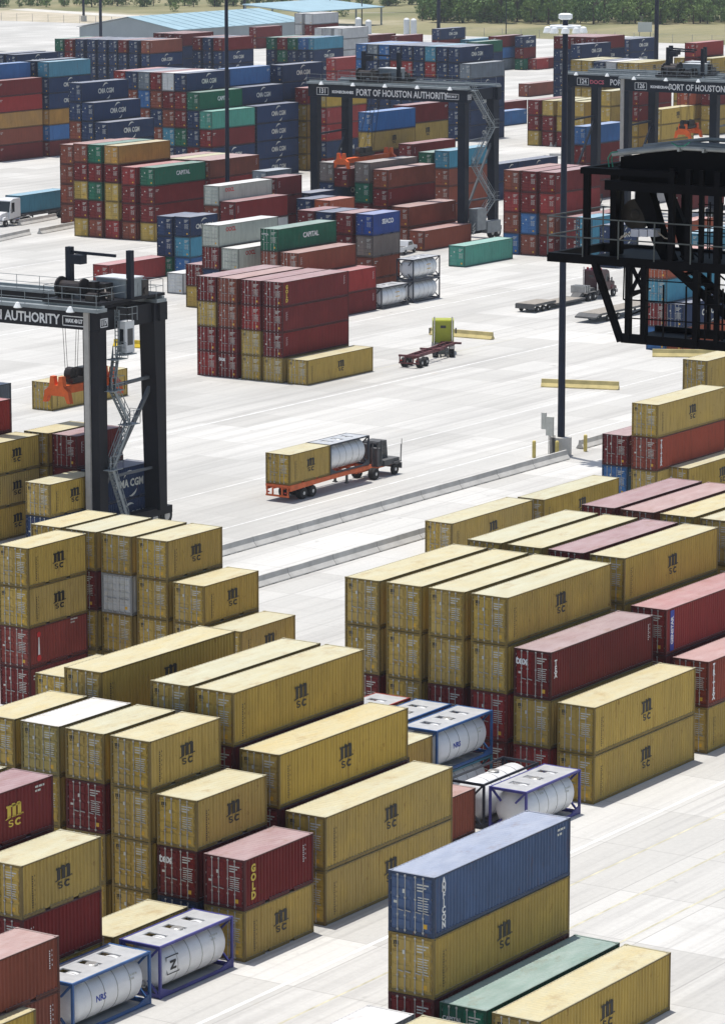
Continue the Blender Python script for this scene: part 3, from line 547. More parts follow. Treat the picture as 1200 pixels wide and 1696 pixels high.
def build_stacks():
    colidx = {}
    for (bay, x, y, Lc, h, t, mk) in STACKS:
        L = 6.058 if Lc == 2 else 12.192
        vis = '1' in mk; i = colidx.get(bay, 0)
        if vis: colidx[bay] = i + 1
        n = len(t); nv = sum(1 for q in STACKS if q[0] == bay and '1' in q[6])
        for j, ch in enumerate(t):
            z = h * (n - 1 - j)
            if mk[j] == '2' or (mk[j] == '0' and y < 330):
                hid = any(q[0] == bay and abs(q[1] - x - 2.75) < 0.5 and abs(q[2] - y) < 1 and h * (n - j) <= q[4] * len(q[5]) + 0.3 for q in STACKS)
                sc = h / HH * 0.994; c0, c1 = cidx(ch), cidx(ch, 1)
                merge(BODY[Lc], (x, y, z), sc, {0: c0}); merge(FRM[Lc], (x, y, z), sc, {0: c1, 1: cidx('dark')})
                for s in (0, 1): merge(DOOR[(s, 1 if ch in 'yv' else 0)], (x, y, z), sc, {0: c0, 1: cidx('rod'), 2: cidx('label'), 3: cidx('sticker')})
                if not hid and ch in 'by' and Lc == 4:
                    me = LT['cma' if ch == 'b' else 'msc']
                    merge(me, (x, y, z), sc, {0: cidx('label' if ch == 'b' else 'black')}, Matrix(((0, 0, 1, W - 0.012), (1, 0, 0, L / 2), (0, 1, 0, 1.25), (0, 0, 0, 1))) @ Matrix.Scale(1.1, 4))
                continue
            if mk[j] != '1':
                core.box((x + 0.01, y + 0.02, z + 0.02), (x + W - 0.01, y + L - 0.02, z + h - 0.02), cidx(ch)); continue
            hid = any(q[0] == bay and abs(q[1] - x - 2.75) < 0.5 and abs(q[2] - y) < 1 and h * (n - j) <= q[4] * len(q[5]) + 0.3 for q in STACKS)
            near = y < 345
            cl = 'short ' if Lc == 2 else 'long '
            lab = cl + CNAME[ch] + ' container, ' + TIER[n][j] + (', ' + ORD[i] + ' column from left' if nv > 1 else '') + ', ' + PLACE[bay]
            container(ch, Lc, (x, y, z), h, lab, near, not hid)
    if core.v: tag(core.build('background_containers', CM), kind='stuff')
build_stacks()

# ------------------------------------------------------------------ tank containers
M['tank'] = plain('tank_cladding', (0.74, 0.75, 0.76), 0.35, 0.05, var=0.12, scale=0.8)
M['tankw'] = plain('tank_white_paint', (0.76, 0.76, 0.75), 0.4, 0.0, var=0.15, scale=1.2)
M['deck'] = plain('aluminium_walkway', (0.50, 0.51, 0.52), 0.5, 0.3, var=0.15)
M['fblue'] = plain('blue_frame_paint', (0.03, 0.10, 0.27), 0.5, var=0.3); M['fpurp'] = plain('violet_frame_paint', (0.055, 0.055, 0.24), 0.5, var=0.3)
M['fdark'] = plain('dark_frame_paint', (0.025, 0.03, 0.045), 0.5, var=0.3); M['fteal'] = plain('teal_frame_paint', (0.03, 0.14, 0.20), 0.5, var=0.3)
M['fred'] = plain('red_frame_paint', (0.30, 0.05, 0.04), 0.5, var=0.3)
LT['nrs'] = text_mesh('NRS', 0.42, M['bluel'], 0.012); LT['n'] = text_mesh('N', 0.62, M['dark'], 0.03)
def tank_container(loc, frame, label, text=None, clad='tank', deck=True, sticker=False):
    L = 6.058; h = 2.59; t = thing('tank_container', label, 'tank container', loc, 0, 'tank containers in the yard')
    f = MB(); fm = M[frame]
    for x in (0, W - 0.15):
        for y in (0, L - 0.15): f.box((x + (0.03 if x else 0), y, 0), (x + (0.15 if x else 0.12), y + 0.13, h))
    for x in (0.02, W - 0.12): f.box((x, 0.15, h - 0.12), (x + 0.10, L - 0.15, h - 0.005))
    for y in (0.02, L - 0.14):
        f.box((0.15, y, h - 0.15), (W - 0.15, y + 0.12, h - 0.008)); f.box((0.15, y, 0.02), (W - 0.15, y + 0.12, 0.2))
        for a, b in (((0.12, h - 0.1), (0.75, h - 0.75)), ((W - 0.12, h - 0.1), (W - 0.75, h - 0.75)), ((0.12, 0.1), (0.8, 0.8)), ((W - 0.12, 0.1), (W - 0.8, 0.8))):
            f.bar((a[0], y + 0.06, a[1]), (b[0], y + 0.06, b[1]), 0.1)
    for x in (0.05, W - 0.05):   # deep lower side members that taper in from the ends
        f.prism([(0.1, 0.03), (L - 0.1, 0.03), (L - 0.1, 0.52), (L - 1.0, 0.18), (1.0, 0.18), (0.1, 0.52)], 'x', x - 0.04, x + 0.04)
    link('frame', f.mesh('tank_frame', [fm]), t)
    r = 1.17; c = (W / 2, 0, 1.34); b = MB()
    b.lathe([(0.05, 0.20), (0.55, 0.24), (0.88, 0.34), (1.06, 0.50), (r, 0.72), (r, L - 0.72), (1.06, L - 0.50), (0.88, L - 0.34), (0.55, L - 0.24), (0.05, L - 0.20)], c, 'y', 32)
    tk = b.build('tank', M[clad], t, smooth=True)
    rb = MB()
    for y in (1.5, 2.5, 3.5, 4.5): rb.lathe([(r + 0.012, y - 0.025), (r + 0.012, y + 0.025)], c, 'y', 32)
    rb.build('band', M['rod'], tk)
    if deck:
        d = MB(); z = h - 0.02
        for y0, y1 in ((0.15, 1.2), (1.75, 2.75), (3.3, 4.3), (4.8, L - 0.15)): d.box((0.2, y0, z - 0.06), (W - 0.12, y1, z))
        d.box((W - 0.75, 0.15, z - 0.06), (W - 0.13, L - 0.15, z + 0.01)); d.box((0.13, 0.15, z - 0.06), (0.5, L - 0.15, z + 0.006)); d.build('walkway', M['deck'], t)
    k = MB(); k.lathe([(0.32, 0), (0.32, 0.14), (0.26, 0.18)], (W / 2, L * 0.5, 2.42), 'z', 14); k.build('manhole', M['rod'], tk)
    v = MB(); v.tube((W / 2, 0.12, 0.45), (W / 2, 0.3, 0.55), 0.12); v.bar((W / 2 - 0.25, 0.1, 0.4), (W / 2 + 0.25, 0.1, 0.4), 0.06); v.build('outlet_valve', M['rod'], tk)
    def curved(mesh, y, z, sc=1.0):
        """lettering laid on the barrel, following its curve"""
        me = mesh.copy(); 
        for vt in me.vertices:
            a = (vt.co.y * sc + z) / (r + 0.01); yy = y + vt.co.x * sc; rr = r + 0.012 + vt.co.z
            vt.co = (W / 2 + rr * math.cos(a), yy, 1.34 + rr * math.sin(a))
        link('lettering', me, tk)
    if text == 'N':
        q = MB()
        for a, b_ in (((-0.5, -0.45), (0.5, -0.40)), ((-0.5, 0.40), (0.5, 0.45)), ((-0.5, -0.4), (-0.45, 0.4)), ((0.45, -0.4), (0.5, 0.4))): q.box((a[0], a[1], -0.002), (b_[0], b_[1], 0.002))
        curved(q.mesh('lettering', [M['dark']]), 1.15, 0.1); me = LT['n'].copy()
        for vt in me.vertices: vt.co.x, vt.co.y = -vt.co.y, vt.co.x
        curved(me, 1.15, 0.1); curved(LT['id'], 4.6, -0.2, 0.9)
    elif text: curved(LT[text], 2.2, 0.0); curved(LT['id'], 4.7, -0.4, 0.9)
    if sticker:
        q = MB(); q.box((-0.45, -0.3, -0.002), (0.45, 0.3, 0.002)); curved(q.mesh('lettering', [M['sticker']]), 3.6, 0.15)
    return t
tank_container((-100.20, 124.95, 0), 'fblue', 'white tank in blue frame, foremost tank at lower left of the yard', 'nrs')
tank_container((-100.20, 131.70, 0), 'fpurp', 'white tank in violet frame with boxed letter N, behind foremost tank', 'N')
tank_container((-106.05, 165.75, 2.62), 'fblue', 'silver tank in blue frame, raised on another, facing right block', 'nrs')
tank_container((-106.05, 165.75, 0), 'fteal', 'teal-framed tank beneath the raised blue-framed silver tank')
tank_container((-108.85, 165.75, 2.62), 'fblue', 'blue-framed tank behind raised silver tank, only its white top showing', None, 'tankw')
tank_container((-111.65, 165.75, 2.62), 'fred', 'red-framed tank, leftmost of the raised tanks before right block', None, 'tankw')
tank_container((-102.95, 165.75, 0), 'fdark', 'black-framed tank with open top ladder beside violet-framed tank on paving', None, 'tank', False)
tank_container((-100.12, 165.60, 0), 'fpurp', 'silver tank in violet frame beside the two-high yellow pair', 'id', 'tank')
tank_container((-231.75, 361.1, 2.62), 'fdark', 'dark-framed silver tank with orange sticker, upper of stacked pair', None, 'tank', True, True)
tank_container((-231.75, 361.1, 0), 'fdark', 'dark-framed silver tank, lower of stacked pair by open paving', None, 'tank')
tank_container((-231.6, 353.9, 0), 'fdark', 'single dark-framed tank with orange sticker before the stacked pair', None, 'tank', True, True)
# ------------------------------------------------------------------ concrete barriers
M['barr'] = plain('barrier_concrete', (0.50, 0.49, 0.46), 0.9, var=0.2, scale=0.7)
M['barry'] = plain('barrier_yellow_paint', (0.56, 0.46, 0.20), 0.8, var=0.25, scale=0.9)
M['barryy'] = plain('barrier_bright_yellow', (0.62, 0.44, 0.02), 0.8, var=0.2)
PROF = [(-0.42, 0.06), (-0.40, 0.12), (-0.16, 0.42), (-0.10, 0.82), (0.10, 0.82), (0.16, 0.42), (0.40, 0.12), (0.42, 0.06)]
def barrier_mesh(L, mat):
    mb = MB(); mb.prism(PROF, 'y', 0.015, L - 0.015)
    for a, b in ((0.2, L * 0.3), (L * 0.42, L * 0.58), (L * 0.7, L - 0.2)): mb.box((-0.40, a, 0), (0.40, b, 0.06))
    return mb.mesh('concrete_barrier', [mat])
def barrier(mesh, x, y, rz, lab, grp): o = link('concrete_barrier', mesh, None, (x, y, 0), rz); tag(o, lab, 'barrier', grp); return o
bm = barrier_mesh(6.1, M['barr'])
def row(x, y0, n, names, grp, step=6.12):
    for i in range(n): barrier(bm, x, y0 + i * step, 0, names(i), grp)
NTH = ['first', 'second', 'third', 'fourth', 'fifth', 'sixth', 'seventh', 'eighth', 'ninth', 'tenth', 'eleventh', 'twelfth', 'thirteenth']
row(-158.35, 201.5, 12, lambda i: 'grey concrete barrier, %s from the left in the upper barrier line' % NTH[i], 'grey barriers in the upper line')
row(-149.2, 199.0, 8, lambda i: 'grey concrete barrier, %s from the left in the lower barrier line' % NTH[i], 'grey barriers in the lower line')
barrier(bm, -160.0, 280.2, 0, 'short grey barrier between yellow bollard and maroon container', 'single barriers')
by = barrier_mesh(8.0, M['barry'])
barrier(by, -182.3, 311.3, R(-72), 'pale yellow barrier crossed by the tall light pole', 'yellow barriers')
barrier(by, -212.6, 338.4, R(-88), 'pale yellow barrier behind the green truck cab', 'yellow barriers')
barrier(by, -183.4, 336.6, R(-62), 'pale yellow barrier under the black platform cage', 'yellow barriers')
barrier(barrier_mesh(5, M['barryy']), -236.5, 311.4, R(-80), 'bright yellow barrier seen through the left crane legs', 'yellow barriers')
bl = barrier_mesh(10.5, M['barr'])
barrier(bl, -324.6, 405.2, R(8), 'long grey barrier right beside the teal trailer', 'barriers at the left edge')
barrier(bl, -315.0, 397.7, R(8), 'long grey barrier touching the five-high block', 'barriers at the left edge')
barrier(bl, -313.7, 386.2, R(12), 'long grey barrier at left photo edge below white cab', 'barriers at the left edge')
for i, (x, y) in enumerate(((-318, 545), (-312, 560), (-330, 566))): barrier(bl, x, y, R(-60 + 20 * i), ('nearest', 'middle', 'farthest')[i] + ' pale barrier on the paving beyond middle crane', 'far barriers')
# ------------------------------------------------------------------ light masts
M['pole'] = plain('dark_blue_steel', (0.011, 0.017, 0.036), 0.5, 0.0, var=0.25, spec=0.2)
M['lampg'] = plain('lamp_housing', (0.78, 0.80, 0.80), 0.4, 0.0, var=0.08)
def mast(x, y, h, label, r=0.36, lamps=True):
    t = thing('light_mast', label, 'light mast', (x, y, 0), 0, 'tall light masts')
    p = MB(); p.tube((0, 0, 1.6), (0, 0, h), r, r * 0.72, 14); p.build('pole', M['pole'], t, smooth=False)
    b = MB(); b.tube((0, 0, 0), (0, 0, 1.7), 0.95, 0.95, 20); b.build('concrete_base', M['barr'], t)
    if lamps:
        g = MB(); g.lathe([(0.4, 0), (0.62, 0.1), (0.62, 0.45), (0.4, 0.55)], (0, 0, h), 'z', 16); g.lathe([(1.35, -0.75), (1.4, -0.72), (1.4, -0.55), (1.35, -0.5)], (0, 0, h), 'z', 20)
        g.build('lamp_ring', M['lampg'], t)
        lm = MB(); lm.lathe([(0.10, 0.32), (0.26, 0.26), (0.38, -0.14), (0.36, -0.2)], (0, 0, 0), 'z', 12); me = lm.mesh('floodlight', [M['lampg']])
        for i in range(10): a = i * math.pi / 5 + 0.2; link('floodlight', me, t, (1.65 * math.cos(a), 1.65 * math.sin(a), h - 0.95))
    return t
m1 = mast(-159.7, 276.3, 38.9, 'tall dark light mast with lamp ring, standing between yellow bollards', 0.34)
bx = MB(); bx.box((-0.9, -1.2, 1.9), (-0.2, -0.95, 3.6)); bx.box((-1.5, -1.0, 2.4), (-1.05, -0.8, 3.9)); bx.build('switch_box', M['label'], m1)
cb = MB()
for i in range(5): cb.tube((-0.7 + i * 0.15, -0.98, 0.2), (-0.7 + i * 0.15, -0.98, 1.95), 0.04, n=6)
cb.build('conduit', M['dark'], m1)
mast(-292.6, 412.0, 37, 'dark mast rising from right end of the five-high block', 0.33)
mast(-575, 753, 42, 'dark mast in front of the pale warehouse gable', 0.42)
mast(-612, 752, 42, 'dark mast at far left edge of the yard', 0.36)
mast(-518, 828, 44, 'dark mast above the far navy block, before trees', 0.5)
mast(-357, 655, 42, 'dark mast behind the upper right cranes', 0.5)
mast(-650, 925, 40, 'dark mast over the warehouse roof', 0.45)
mast(-690, 895, 40, 'far dark mast left of warehouse on sandy ground', 0.4)
mast(-545, 990, 42, 'dark mast at tree line above the main light mast', 0.45)
for x, y, h, lab in ((-600, 985, 14, 'thin dark post in the far field left of trees'), (-540, 900, 11, 'thin pale-headed post at grass edge, upper right'), (-715, 1000, 14, 'thin dark post against trees, upper left')):
    t = thing('lamp_post', lab, 'lamp post', (x, y, 0), 0, 'thin posts in the far field'); q = MB(); q.tube((0, 0, 0), (0, 0, h), 0.16, 0.1, 8); q.build('pole', M['pole'], t)
    q = MB(); q.box((-0.5, -0.25, h), (0.5, 0.25, h + 0.3)); q.build('lamp_head', M['lampg'], t)
# ------------------------------------------------------------------ bollards and hydrant
M['ybol'] = plain('bollard_yellow', (0.62, 0.50, 0.16), 0.7, var=0.25)
for x, y, lab in ((-161.1, 273.9, 'yellow bollard farthest left of the mast base'), (-159.3, 274.9, 'yellow bollard directly before the mast base'), (-158.9, 279.3, 'yellow bollard right of the red hydrant'), (-161.2, 279.0, 'yellow bollard behind the mast base')):
    b = MB(); b.lathe([(0.17, 0), (0.17, 1.42), (0.14, 1.52), (0.05, 1.56)], (0, 0, 0), 'z', 14); tag(b.build('bollard', M['ybol'], None, (x, y, 0), smooth=False), lab, 'bollard', 'yellow bollards around the mast')
h = thing('fire_hydrant', 'small red hydrant between mast base and yellow bollard', 'hydrant', (-160.0, 277.9, 0))
b = MB(); b.lathe([(0.22, 0), (0.22, 0.08), (0.14, 0.1), (0.14, 0.75), (0.2, 0.78), (0.16, 0.95), (0.04, 1.02)], (0, 0, 0), 'z', 12); b.build('barrel', M['redl'], h)
b = MB(); b.tube((-0.3, 0, 0.6), (0.3, 0, 0.6), 0.09, n=8); b.tube((0, -0.28, 0.6), (0, 0, 0.6), 0.11, n=8); b.build('nozzle', M['redl'], h)

# ------------------------------------------------------------------ rubber tyred gantry cranes
M['dgrail'] = plain('dark_grey_steel', (0.10, 0.11, 0.12), 0.5, 0.1, var=0.2); M['crane'] = plain('crane_dark_blue', (0.009, 0.014, 0.026), 0.5, 0.0, var=0.3, scale=0.4, spec=0.15)
M['crane2'] = plain('crane_black_paint', (0.013, 0.013, 0.017), 0.55, 0.0, var=0.3, scale=0.4, spec=0.15)
M['redw'] = plain('pale_red_lettering', (0.55, 0.12, 0.16), 0.6, var=0.1); M['grail'] = plain('grey_steel', (0.27, 0.30, 0.31), 0.5, 0.2, var=0.2)
M['tray'] = plain('cable_tray', (0.40, 0.38, 0.35), 0.7, var=0.15)
M['orange'] = plain('spreader_orange', (0.78, 0.13, 0.02), 0.5, var=0.2)
M['cab'] = plain('cab_white', (0.60, 0.61, 0.62), 0.4, var=0.1)
M['glass'] = plain('dark_window', (0.02, 0.025, 0.03), 0.1, var=0.1)
M['grease'] = plain('greasy_machinery', (0.035, 0.028, 0.026), 0.4, 0.3, var=0.5, scale=2.0)
def rtg(x0, x1, y0, H, label, number, letters, maker=None, D=7.4, paintm='crane', spread=None, trolley_x=None, gd=1.75, tray=False, cap_box=None, offs=0.8, stairs=True, cab=True, tsize=1.25, legw=1.9, tsh=0.60, slim=False, post=None, ropes=True):
    """x0..x1 leg centres across the block, y0 front portal; D gap between portals; H overall height"""
    pm = M[paintm]; t = thing('gantry_crane', label, 'gantry crane', ((x0 + x1) / 2, y0, 0), 0, 'rubber tyred gantry cranes')
    cx = (x0 + x1) / 2; a = x0 - cx; b = x1 - cx; zt = H; zb = H - gd
    for yy in (0, D):
        g = MB(); g.box((a - 0.95, yy - 0.5, zb), (b + 0.95, yy + 0.5, zt)); gi = g.build('girder', pm, t)
        r = MB(); r.box((a - 1.0, yy - 0.95, zt + 0.01), (b + 1.0, yy + 0.35, zt + 0.28)); r.box((a - 1.0, yy - 0.2, zt + 0.28), (b + 1.0, yy + 0.05, zt + 0.5)); r.build('trolley_rail', M['grail'], gi)
        k = MB(); k.rail([(a - 0.9, yy - 0.9, zt + 0.28), (b + 0.9, yy - 0.9, zt + 0.28)], 1.1, 2.4, 0.022); k.build('handrail', M['grail'], gi)
        for xx in (a, b):
            l = MB(); z0 = 1.5; w = legw / 2; sg = 1 if yy == 0 else -1
            # box legs, deeper towards the top on the side facing the other portal
            ya0, ya1 = yy - 0.55 * 1, yy + 0.55
            if D and xx == b and yy > 0: pts = [(yy - 0.45, z0), (yy + 0.5, z0), (yy + 0.5, zb + gd), (yy - 1.0, zb + gd), (yy - 1.0, zb - 0.2)]
            else: pts = [(yy - 0.5, z0), (yy + 0.5, z0), (yy + 0.55, zb - 0.02), (yy - 0.55, zb - 0.02)]
            l.prism(pts, 'x', xx - w, xx + w) if False else l.prism(pts, 'x', xx - 0.62 * w, xx + 0.62 * w)
            lg = l.build('leg', pm, t)
    for xx in (a, b):
        s = MB(); s.box((xx - 0.45, -1.6, 1.0), (xx + 0.45, D + 1.6, 1.62)); s.build('sill_beam', pm, t)
        e = MB(); e.box((xx - 0.5, 0.5, zt - 1.55), (xx + 0.5, D - 0.5, zt - 0.02)); e.build('end_beam', pm, t)
        br = MB(); zc = H * 0.66
        br.bar((xx, 0.2, zc), (xx, D - 0.2, zc + 0.25), 0.25); br.bar((xx, 0.2, 3.4), (xx, D - 0.2, zc), 0.28); br.bar((xx, 0.2, H * 0.27), (xx, D - 0.2, H * 0.27), 0.2); br.build('brace', M['dgrail'] if xx == b else pm, t)
        for yy in (-1.1, 0.5, D - 0.5, D + 1.1):
            w_ = MB(); w_.lathe([(0.5, -0.28), (0.75, -0.25), (0.78, 0), (0.75, 0.25), (0.5, 0.28)], (xx, yy, 0.78), 'x', 18); wh = w_.build('wheel', M['rubber'], t)
            w_ = MB(); w_.lathe([(0.36, -0.3), (0.36, 0.3)], (xx, yy, 0.78), 'x', 12); w_.build('rim', M['rod'], wh)
    # lamps along the front girder
    lm = MB(); lm.lathe([(0.05, 0.35), (0.16, 0.3), (0.36, -0.08), (0.33, -0.12)], (0, 0, 0), 'z', 12); me = lm.mesh('floodlight', [M['lampg']])
    n = 5
    for i in range(n): link('floodlight', me, t, (a + 1.6 + (b - a - 3.2) * i / (n - 1), -0.95, zt + 0.05))
    # lettering on the front girder: numbers in a frame, port name, load plate
    def put(mesh, x, z, y=-0.505, mats=None):
        o = link('lettering', mesh, t); o.matrix_local = Matrix(((1, 0, 0, x), (0, 0, -1, y), (0, 1, 0, z), (0, 0, 0, 1))); return o
    def boxed(txt, size, wd, hh, inv=True):
        mb = MB()
        for p, q in (((-wd / 2, -hh / 2), (wd / 2, -hh / 2 + 0.07)), ((-wd / 2, hh / 2 - 0.07), (wd / 2, hh / 2)), ((-wd / 2, -hh / 2), (-wd / 2 + 0.07, hh / 2)), ((wd / 2 - 0.07, -hh / 2), (wd / 2, hh / 2))): mb.box((p[0], p[1], -0.004), (q[0], q[1], 0.004))
        tm = text_mesh(txt, size, M['white'], 0.03, 0.9); n0 = len(mb.v); mb.v += [tuple(v.co) for v in tm.vertices]
        for p in tm.polygons: mb.f.append(tuple(i + n0 for i in p.vertices)); mb.m.append(0)
        return mb.mesh('lettering', [M['white']])
    zc = (zt + zb) / 2 - 0.1
    put(boxed(number, 0.95, 2.0, 1.05), a + offs + 1.2, zc)
    if maker: put(text_mesh(maker, 0.8 if maker == 'DOCS' else 0.5, M['redw'] if maker == 'DOCS' else M['white'], 0.03, 1.1), a + offs + (3.6 if maker == 'DOCS' else 4.6), zc - 0.05)
    put(text_mesh('PORT OF HOUSTON AUTHORITY', tsize, M['white'], 0.03, (b - a) * 0.66 / 25.6 * 1.26 / tsize * 1.25), a + (b - a) * tsh, zc)
    put(boxed('MAX 40 LT', 0.38, 2.3, 0.8), b - 1.6, zc)
    o = link('lettering', boxed(number, 0.56, 0.98, 0.7), t); o.matrix_local = Matrix(((0, 0, 1, b + 0.96), (1, 0, 0, 0.0), (0, 1, 0, zc), (0, 0, 0, 1)))
    if tray == 'left':
        tr = MB(); tr.box((a - 0.75, -0.75, 0.8), (a - 0.2, -0.505, zt + 0.2)); tr.build('cable_tray', M['tray'], t)
    elif tray:
        tr = MB(); tr.box((b - 0.22 * legw, -0.72, 1.0), (b - 0.02 * legw, -0.52, zt - 0.05)); tr.build('cable_tray', M['tray'], t)
    # trolley with winch drum, motors and control house
    tx = (trolley_x if trolley_x is not None else cx) - cx
    q = MB(); q.box((tx - 2.8, -0.4, zt + 0.5), (tx + 2.8, D + 0.4, zt + 0.72)); tr = q.build('trolley_frame', M['crane2'], t)
    q = MB(); q.tube((tx - 2.3, 1.5, zt + 1.5), (tx - 0.2, 1.5, zt + 1.5), 0.55, n=18); q.tube((tx - 2.45, 1.5, zt + 1.5), (tx - 2.3, 1.5, zt + 1.5), 0.85, n=18); q.tube((tx - 0.2, 1.5, zt + 1.5), (tx - 0.05, 1.5, zt + 1.5), 0.8, n=18); q.build('winch_drum', M['grease'], tr)
    q = MB(); r_ = rng(len(label))
    for i in range(16):
        px_, py_ = tx + r_.uniform(-0.3, 2.4), r_.uniform(0.3, D - 0.6); s_ = r_.uniform(0.25, 0.55)
        q.box((px_ - s_, py_ - s_, zt + 0.72), (px_ + s_, py_ + s_, zt + 0.72 + r_.uniform(0.5, 1.4)))
        q.tube((px_ - 0.4, py_, zt + 1.1), (px_ + 0.5, py_, zt + 1.1), 0.28, n=10)
    for i in range(6): q.bar((tx + r_.uniform(-2.4, 2.4), r_.uniform(0.2, D - 0.5), zt + 0.9), (tx + r_.uniform(-2.4, 2.4), r_.uniform(0.2, D - 0.5), zt + 1.5), 0.12)
    q.build('winch_machinery', M['grease'], tr)
    q = MB(); hx, hy = (cap_box if cap_box else (tx - 0.2, 3.2)); q.box((hx, hy, zt + 0.75), (hx + 2.9, hy + 2.2, zt + 2.2)); hs = q.build('control_house', M['grail'], tr)
    q = MB(); q.box((hx - 0.08, hy - 0.08, zt + 2.2), (hx + 2.98, hy + 2.28, zt + 2.3)); q.build('house_roof', M['cab'], hs)
    q = MB(); q.rail([(tx - 2.7, -0.3, zt + 0.72), (tx + 2.7, -0.3, zt + 0.72), (tx + 2.7, D + 0.3, zt + 0.72), (tx - 2.7, D + 0.3, zt + 0.72), (tx - 2.7, -0.3, zt + 0.72)], 1.1, 1.6, 0.022); q.build('trolley_handrail', M['grail'], tr)
    q = MB(); q.bar((tx + 2.9, 3.5, zt + 0.7), (tx + 2.9, 3.5, zt + 4.5), 0.45); q.bar((tx - 2.2, 2.4, zt + 0.7), (tx - 2.2, 2.4, zt + 4.6), 0.5); q.bar((tx - 2.2, 2.4, zt + 4.2), (tx + 1.6, 3.4, zt + 4.0), 0.22); q.box((tx - 1.9, 2.0, zt + 3.3), (tx - 0.8, 2.8, zt + 4.0)); q.build('service_jib', M['crane'], tr)
    if stairs:
        s = MB(); X = b + 0.95; zl = zt - 0.1; lev = [(1.2, 0.5), (H * 0.26, D - 1.6), (H * 0.50, 1.2), (H * 0.74, D - 1.8), (zl, 0.6)] if not slim else [(1.2, 2.6), (H * 0.32, 0.6), (H * 0.50, 2.9), (H * 0.66, 0.9), (H - 3.8, 1.4)]
        for (za, yaa), (zb_, yb_) in zip(lev[:-1], lev[1:]): s.stair((X, yaa, za), (X, yb_, zb_), 0.45 if slim else 0.7)
        for z_, y_ in lev[1:]:
            s.box((X - 0.45, y_ - 0.7, z_ - 0.06), (X + 0.55, y_ + 0.9, z_)); s.rail([(X + 0.55, y_ - 0.7, z_), (X + 0.55, y_ + 0.9, z_)], 1.1, 0.8, 0.022)
            s.rail([(X - 0.45, y_ + 0.9, z_), (X + 0.55, y_ + 0.9, z_)], 1.1, 0.8, 0.022)
        s.build('staircase', M['grail'], t)
    if cab:
        c = MB(); X = b + 0.8; c.box((X, 1.9, zt - 3.4), (X + 0.75, 3.1, zt - 0.9)); cb_ = c.build('operator_cab', M['cab'], t)
        c = MB(); c.box((X + 0.2, 1.885, zt - 2.7), (X + 0.6, 1.9, zt - 1.5)); c.box((X + 0.745, 2.2, zt - 2.8), (X + 0.76, 2.9, zt - 1.5)); c.build('cab_window', M['glass'], cb_)
        c = MB(); c.rail([(X - 0.1, 2.0, zt - 0.9), (X + 0.9, 2.0, zt - 0.9), (X + 0.9, 3.3, zt - 0.9)], 1.1, 0.7, 0.025); c.rail([(X - 0.1, 1.8, zt - 3.5), (X + 0.9, 1.8, zt - 3.5)], 1.0, 0.6, 0.025); c.box((X - 0.1, 1.5, zt - 3.56), (X + 0.9, 3.2, zt - 3.48))
        for zz in range(12): c.bar((X - 0.15, 1.8, zt - 3.5 + zz * 0.3), (X + 0.25, 1.8, zt - 3.5 + zz * 0.3), 0.05)
        c.bar((X - 0.15, 1.8, zt - 3.7), (X - 0.15, 1.8, zt), 0.06); c.bar((X + 0.25, 1.8, zt - 3.7), (X + 0.25, 1.8, zt), 0.06); c.build('cab_platform', M['grail'], t)
    if post:
        e = MB(); e.box((b + 0.2, 1.2, 1.62), (b + 1.6, 3.6, 4.6)); e.box((b + 0.3, 4.2, 1.0), (b + 1.4, D - 0.2, 2.6)); e.build('engine_house', M['grail'], t)
    if spread:   # spreader hanging from the trolley: (x centre, y centre, z of container top, length)
        sx, sy, sz, sl = spread; sx -= cx; sy -= y0
        s = MB(); hl = sl / 2
        s.box((sx - 0.45, sy - hl + 0.4, sz + 0.55), (sx + 0.45, sy + hl - 0.4, sz + 1.2))
        for yy in (sy - hl, sy + hl):
            s.prism([(sx - 1.35, sz - 0.1), (sx - 1.05, sz - 0.1), (sx - 0.8, sz + 0.45), (sx + 0.8, sz + 0.45), (sx + 1.05, sz - 0.1), (sx + 1.35, sz - 0.1), (sx + 1.15, sz + 0.85), (sx + 0.7, sz + 1.2), (sx + 0.6, sz + 2.0), (sx + 0.25, sz + 2.0), (sx + 0.15, sz + 1.3), (sx - 0.15, sz + 1.3), (sx - 0.25, sz + 2.0), (sx - 0.6, sz + 2.0), (sx - 0.7, sz + 1.2), (sx - 1.15, sz + 0.85)], 'y', yy - 0.22, yy + 0.22)
        sp_ = s.build('spreader', M['orange'], t)
        hm = MB(); hm.box((sx - 0.5, sy - 2.0, sz + 1.3), (sx + 0.5, sy + 1.6, sz + 1.7)); hm.tube((sx - 0.3, sy - 1.6, sz + 2.0), (sx + 0.3, sy - 1.6, sz + 2.0), 0.55, n=14); hm.tube((sx - 0.3, sy + 0.9, sz + 2.0), (sx + 0.3, sy + 0.9, sz + 2.0), 0.5, n=14); hm.box((sx - 0.4, sy - 0.6, sz + 1.6), (sx + 0.4, sy + 0.4, sz + 2.4))
        hm.build('headblock', M['grease'], t)
        if ropes:
            rp = MB()
            for ox in (-0.45, 0.45):
                for oy in (-1.7, -1.4, 1.0, 1.3): rp.tube((sx + ox, sy + oy, sz + 1.6), (sx + ox * 1.8, min(max(sy + oy, 0.7), D - 0.7), zt + 0.6), 0.022, n=5)
            rp.build('hoist_rope', M['dark'], t)
    return t
rtg(-193.6, -169.6, 220.8, 18.3, 'gantry crane at left edge with orange spreader, numbered 117', '117', True, None, 7.8, 'crane2', (-175.0, 227.0, 0, 12.0) if False else (-174.0, 225.0, 10.75, 6.6), -171.6, tray=True, offs=0.2, legw=2.4, tsh=0.565, slim=True, gd=1.45, tsize=1.08)
container('y', 4, (-216.2, 271.4, 0), 2.8, 'long yellow container on the ground behind the orange spreader, left', True, True)
container('m', 4, (-275.0, 412.4, 7.6), 2.6, 'maroon container held by orange spreader under the middle crane', False, False)
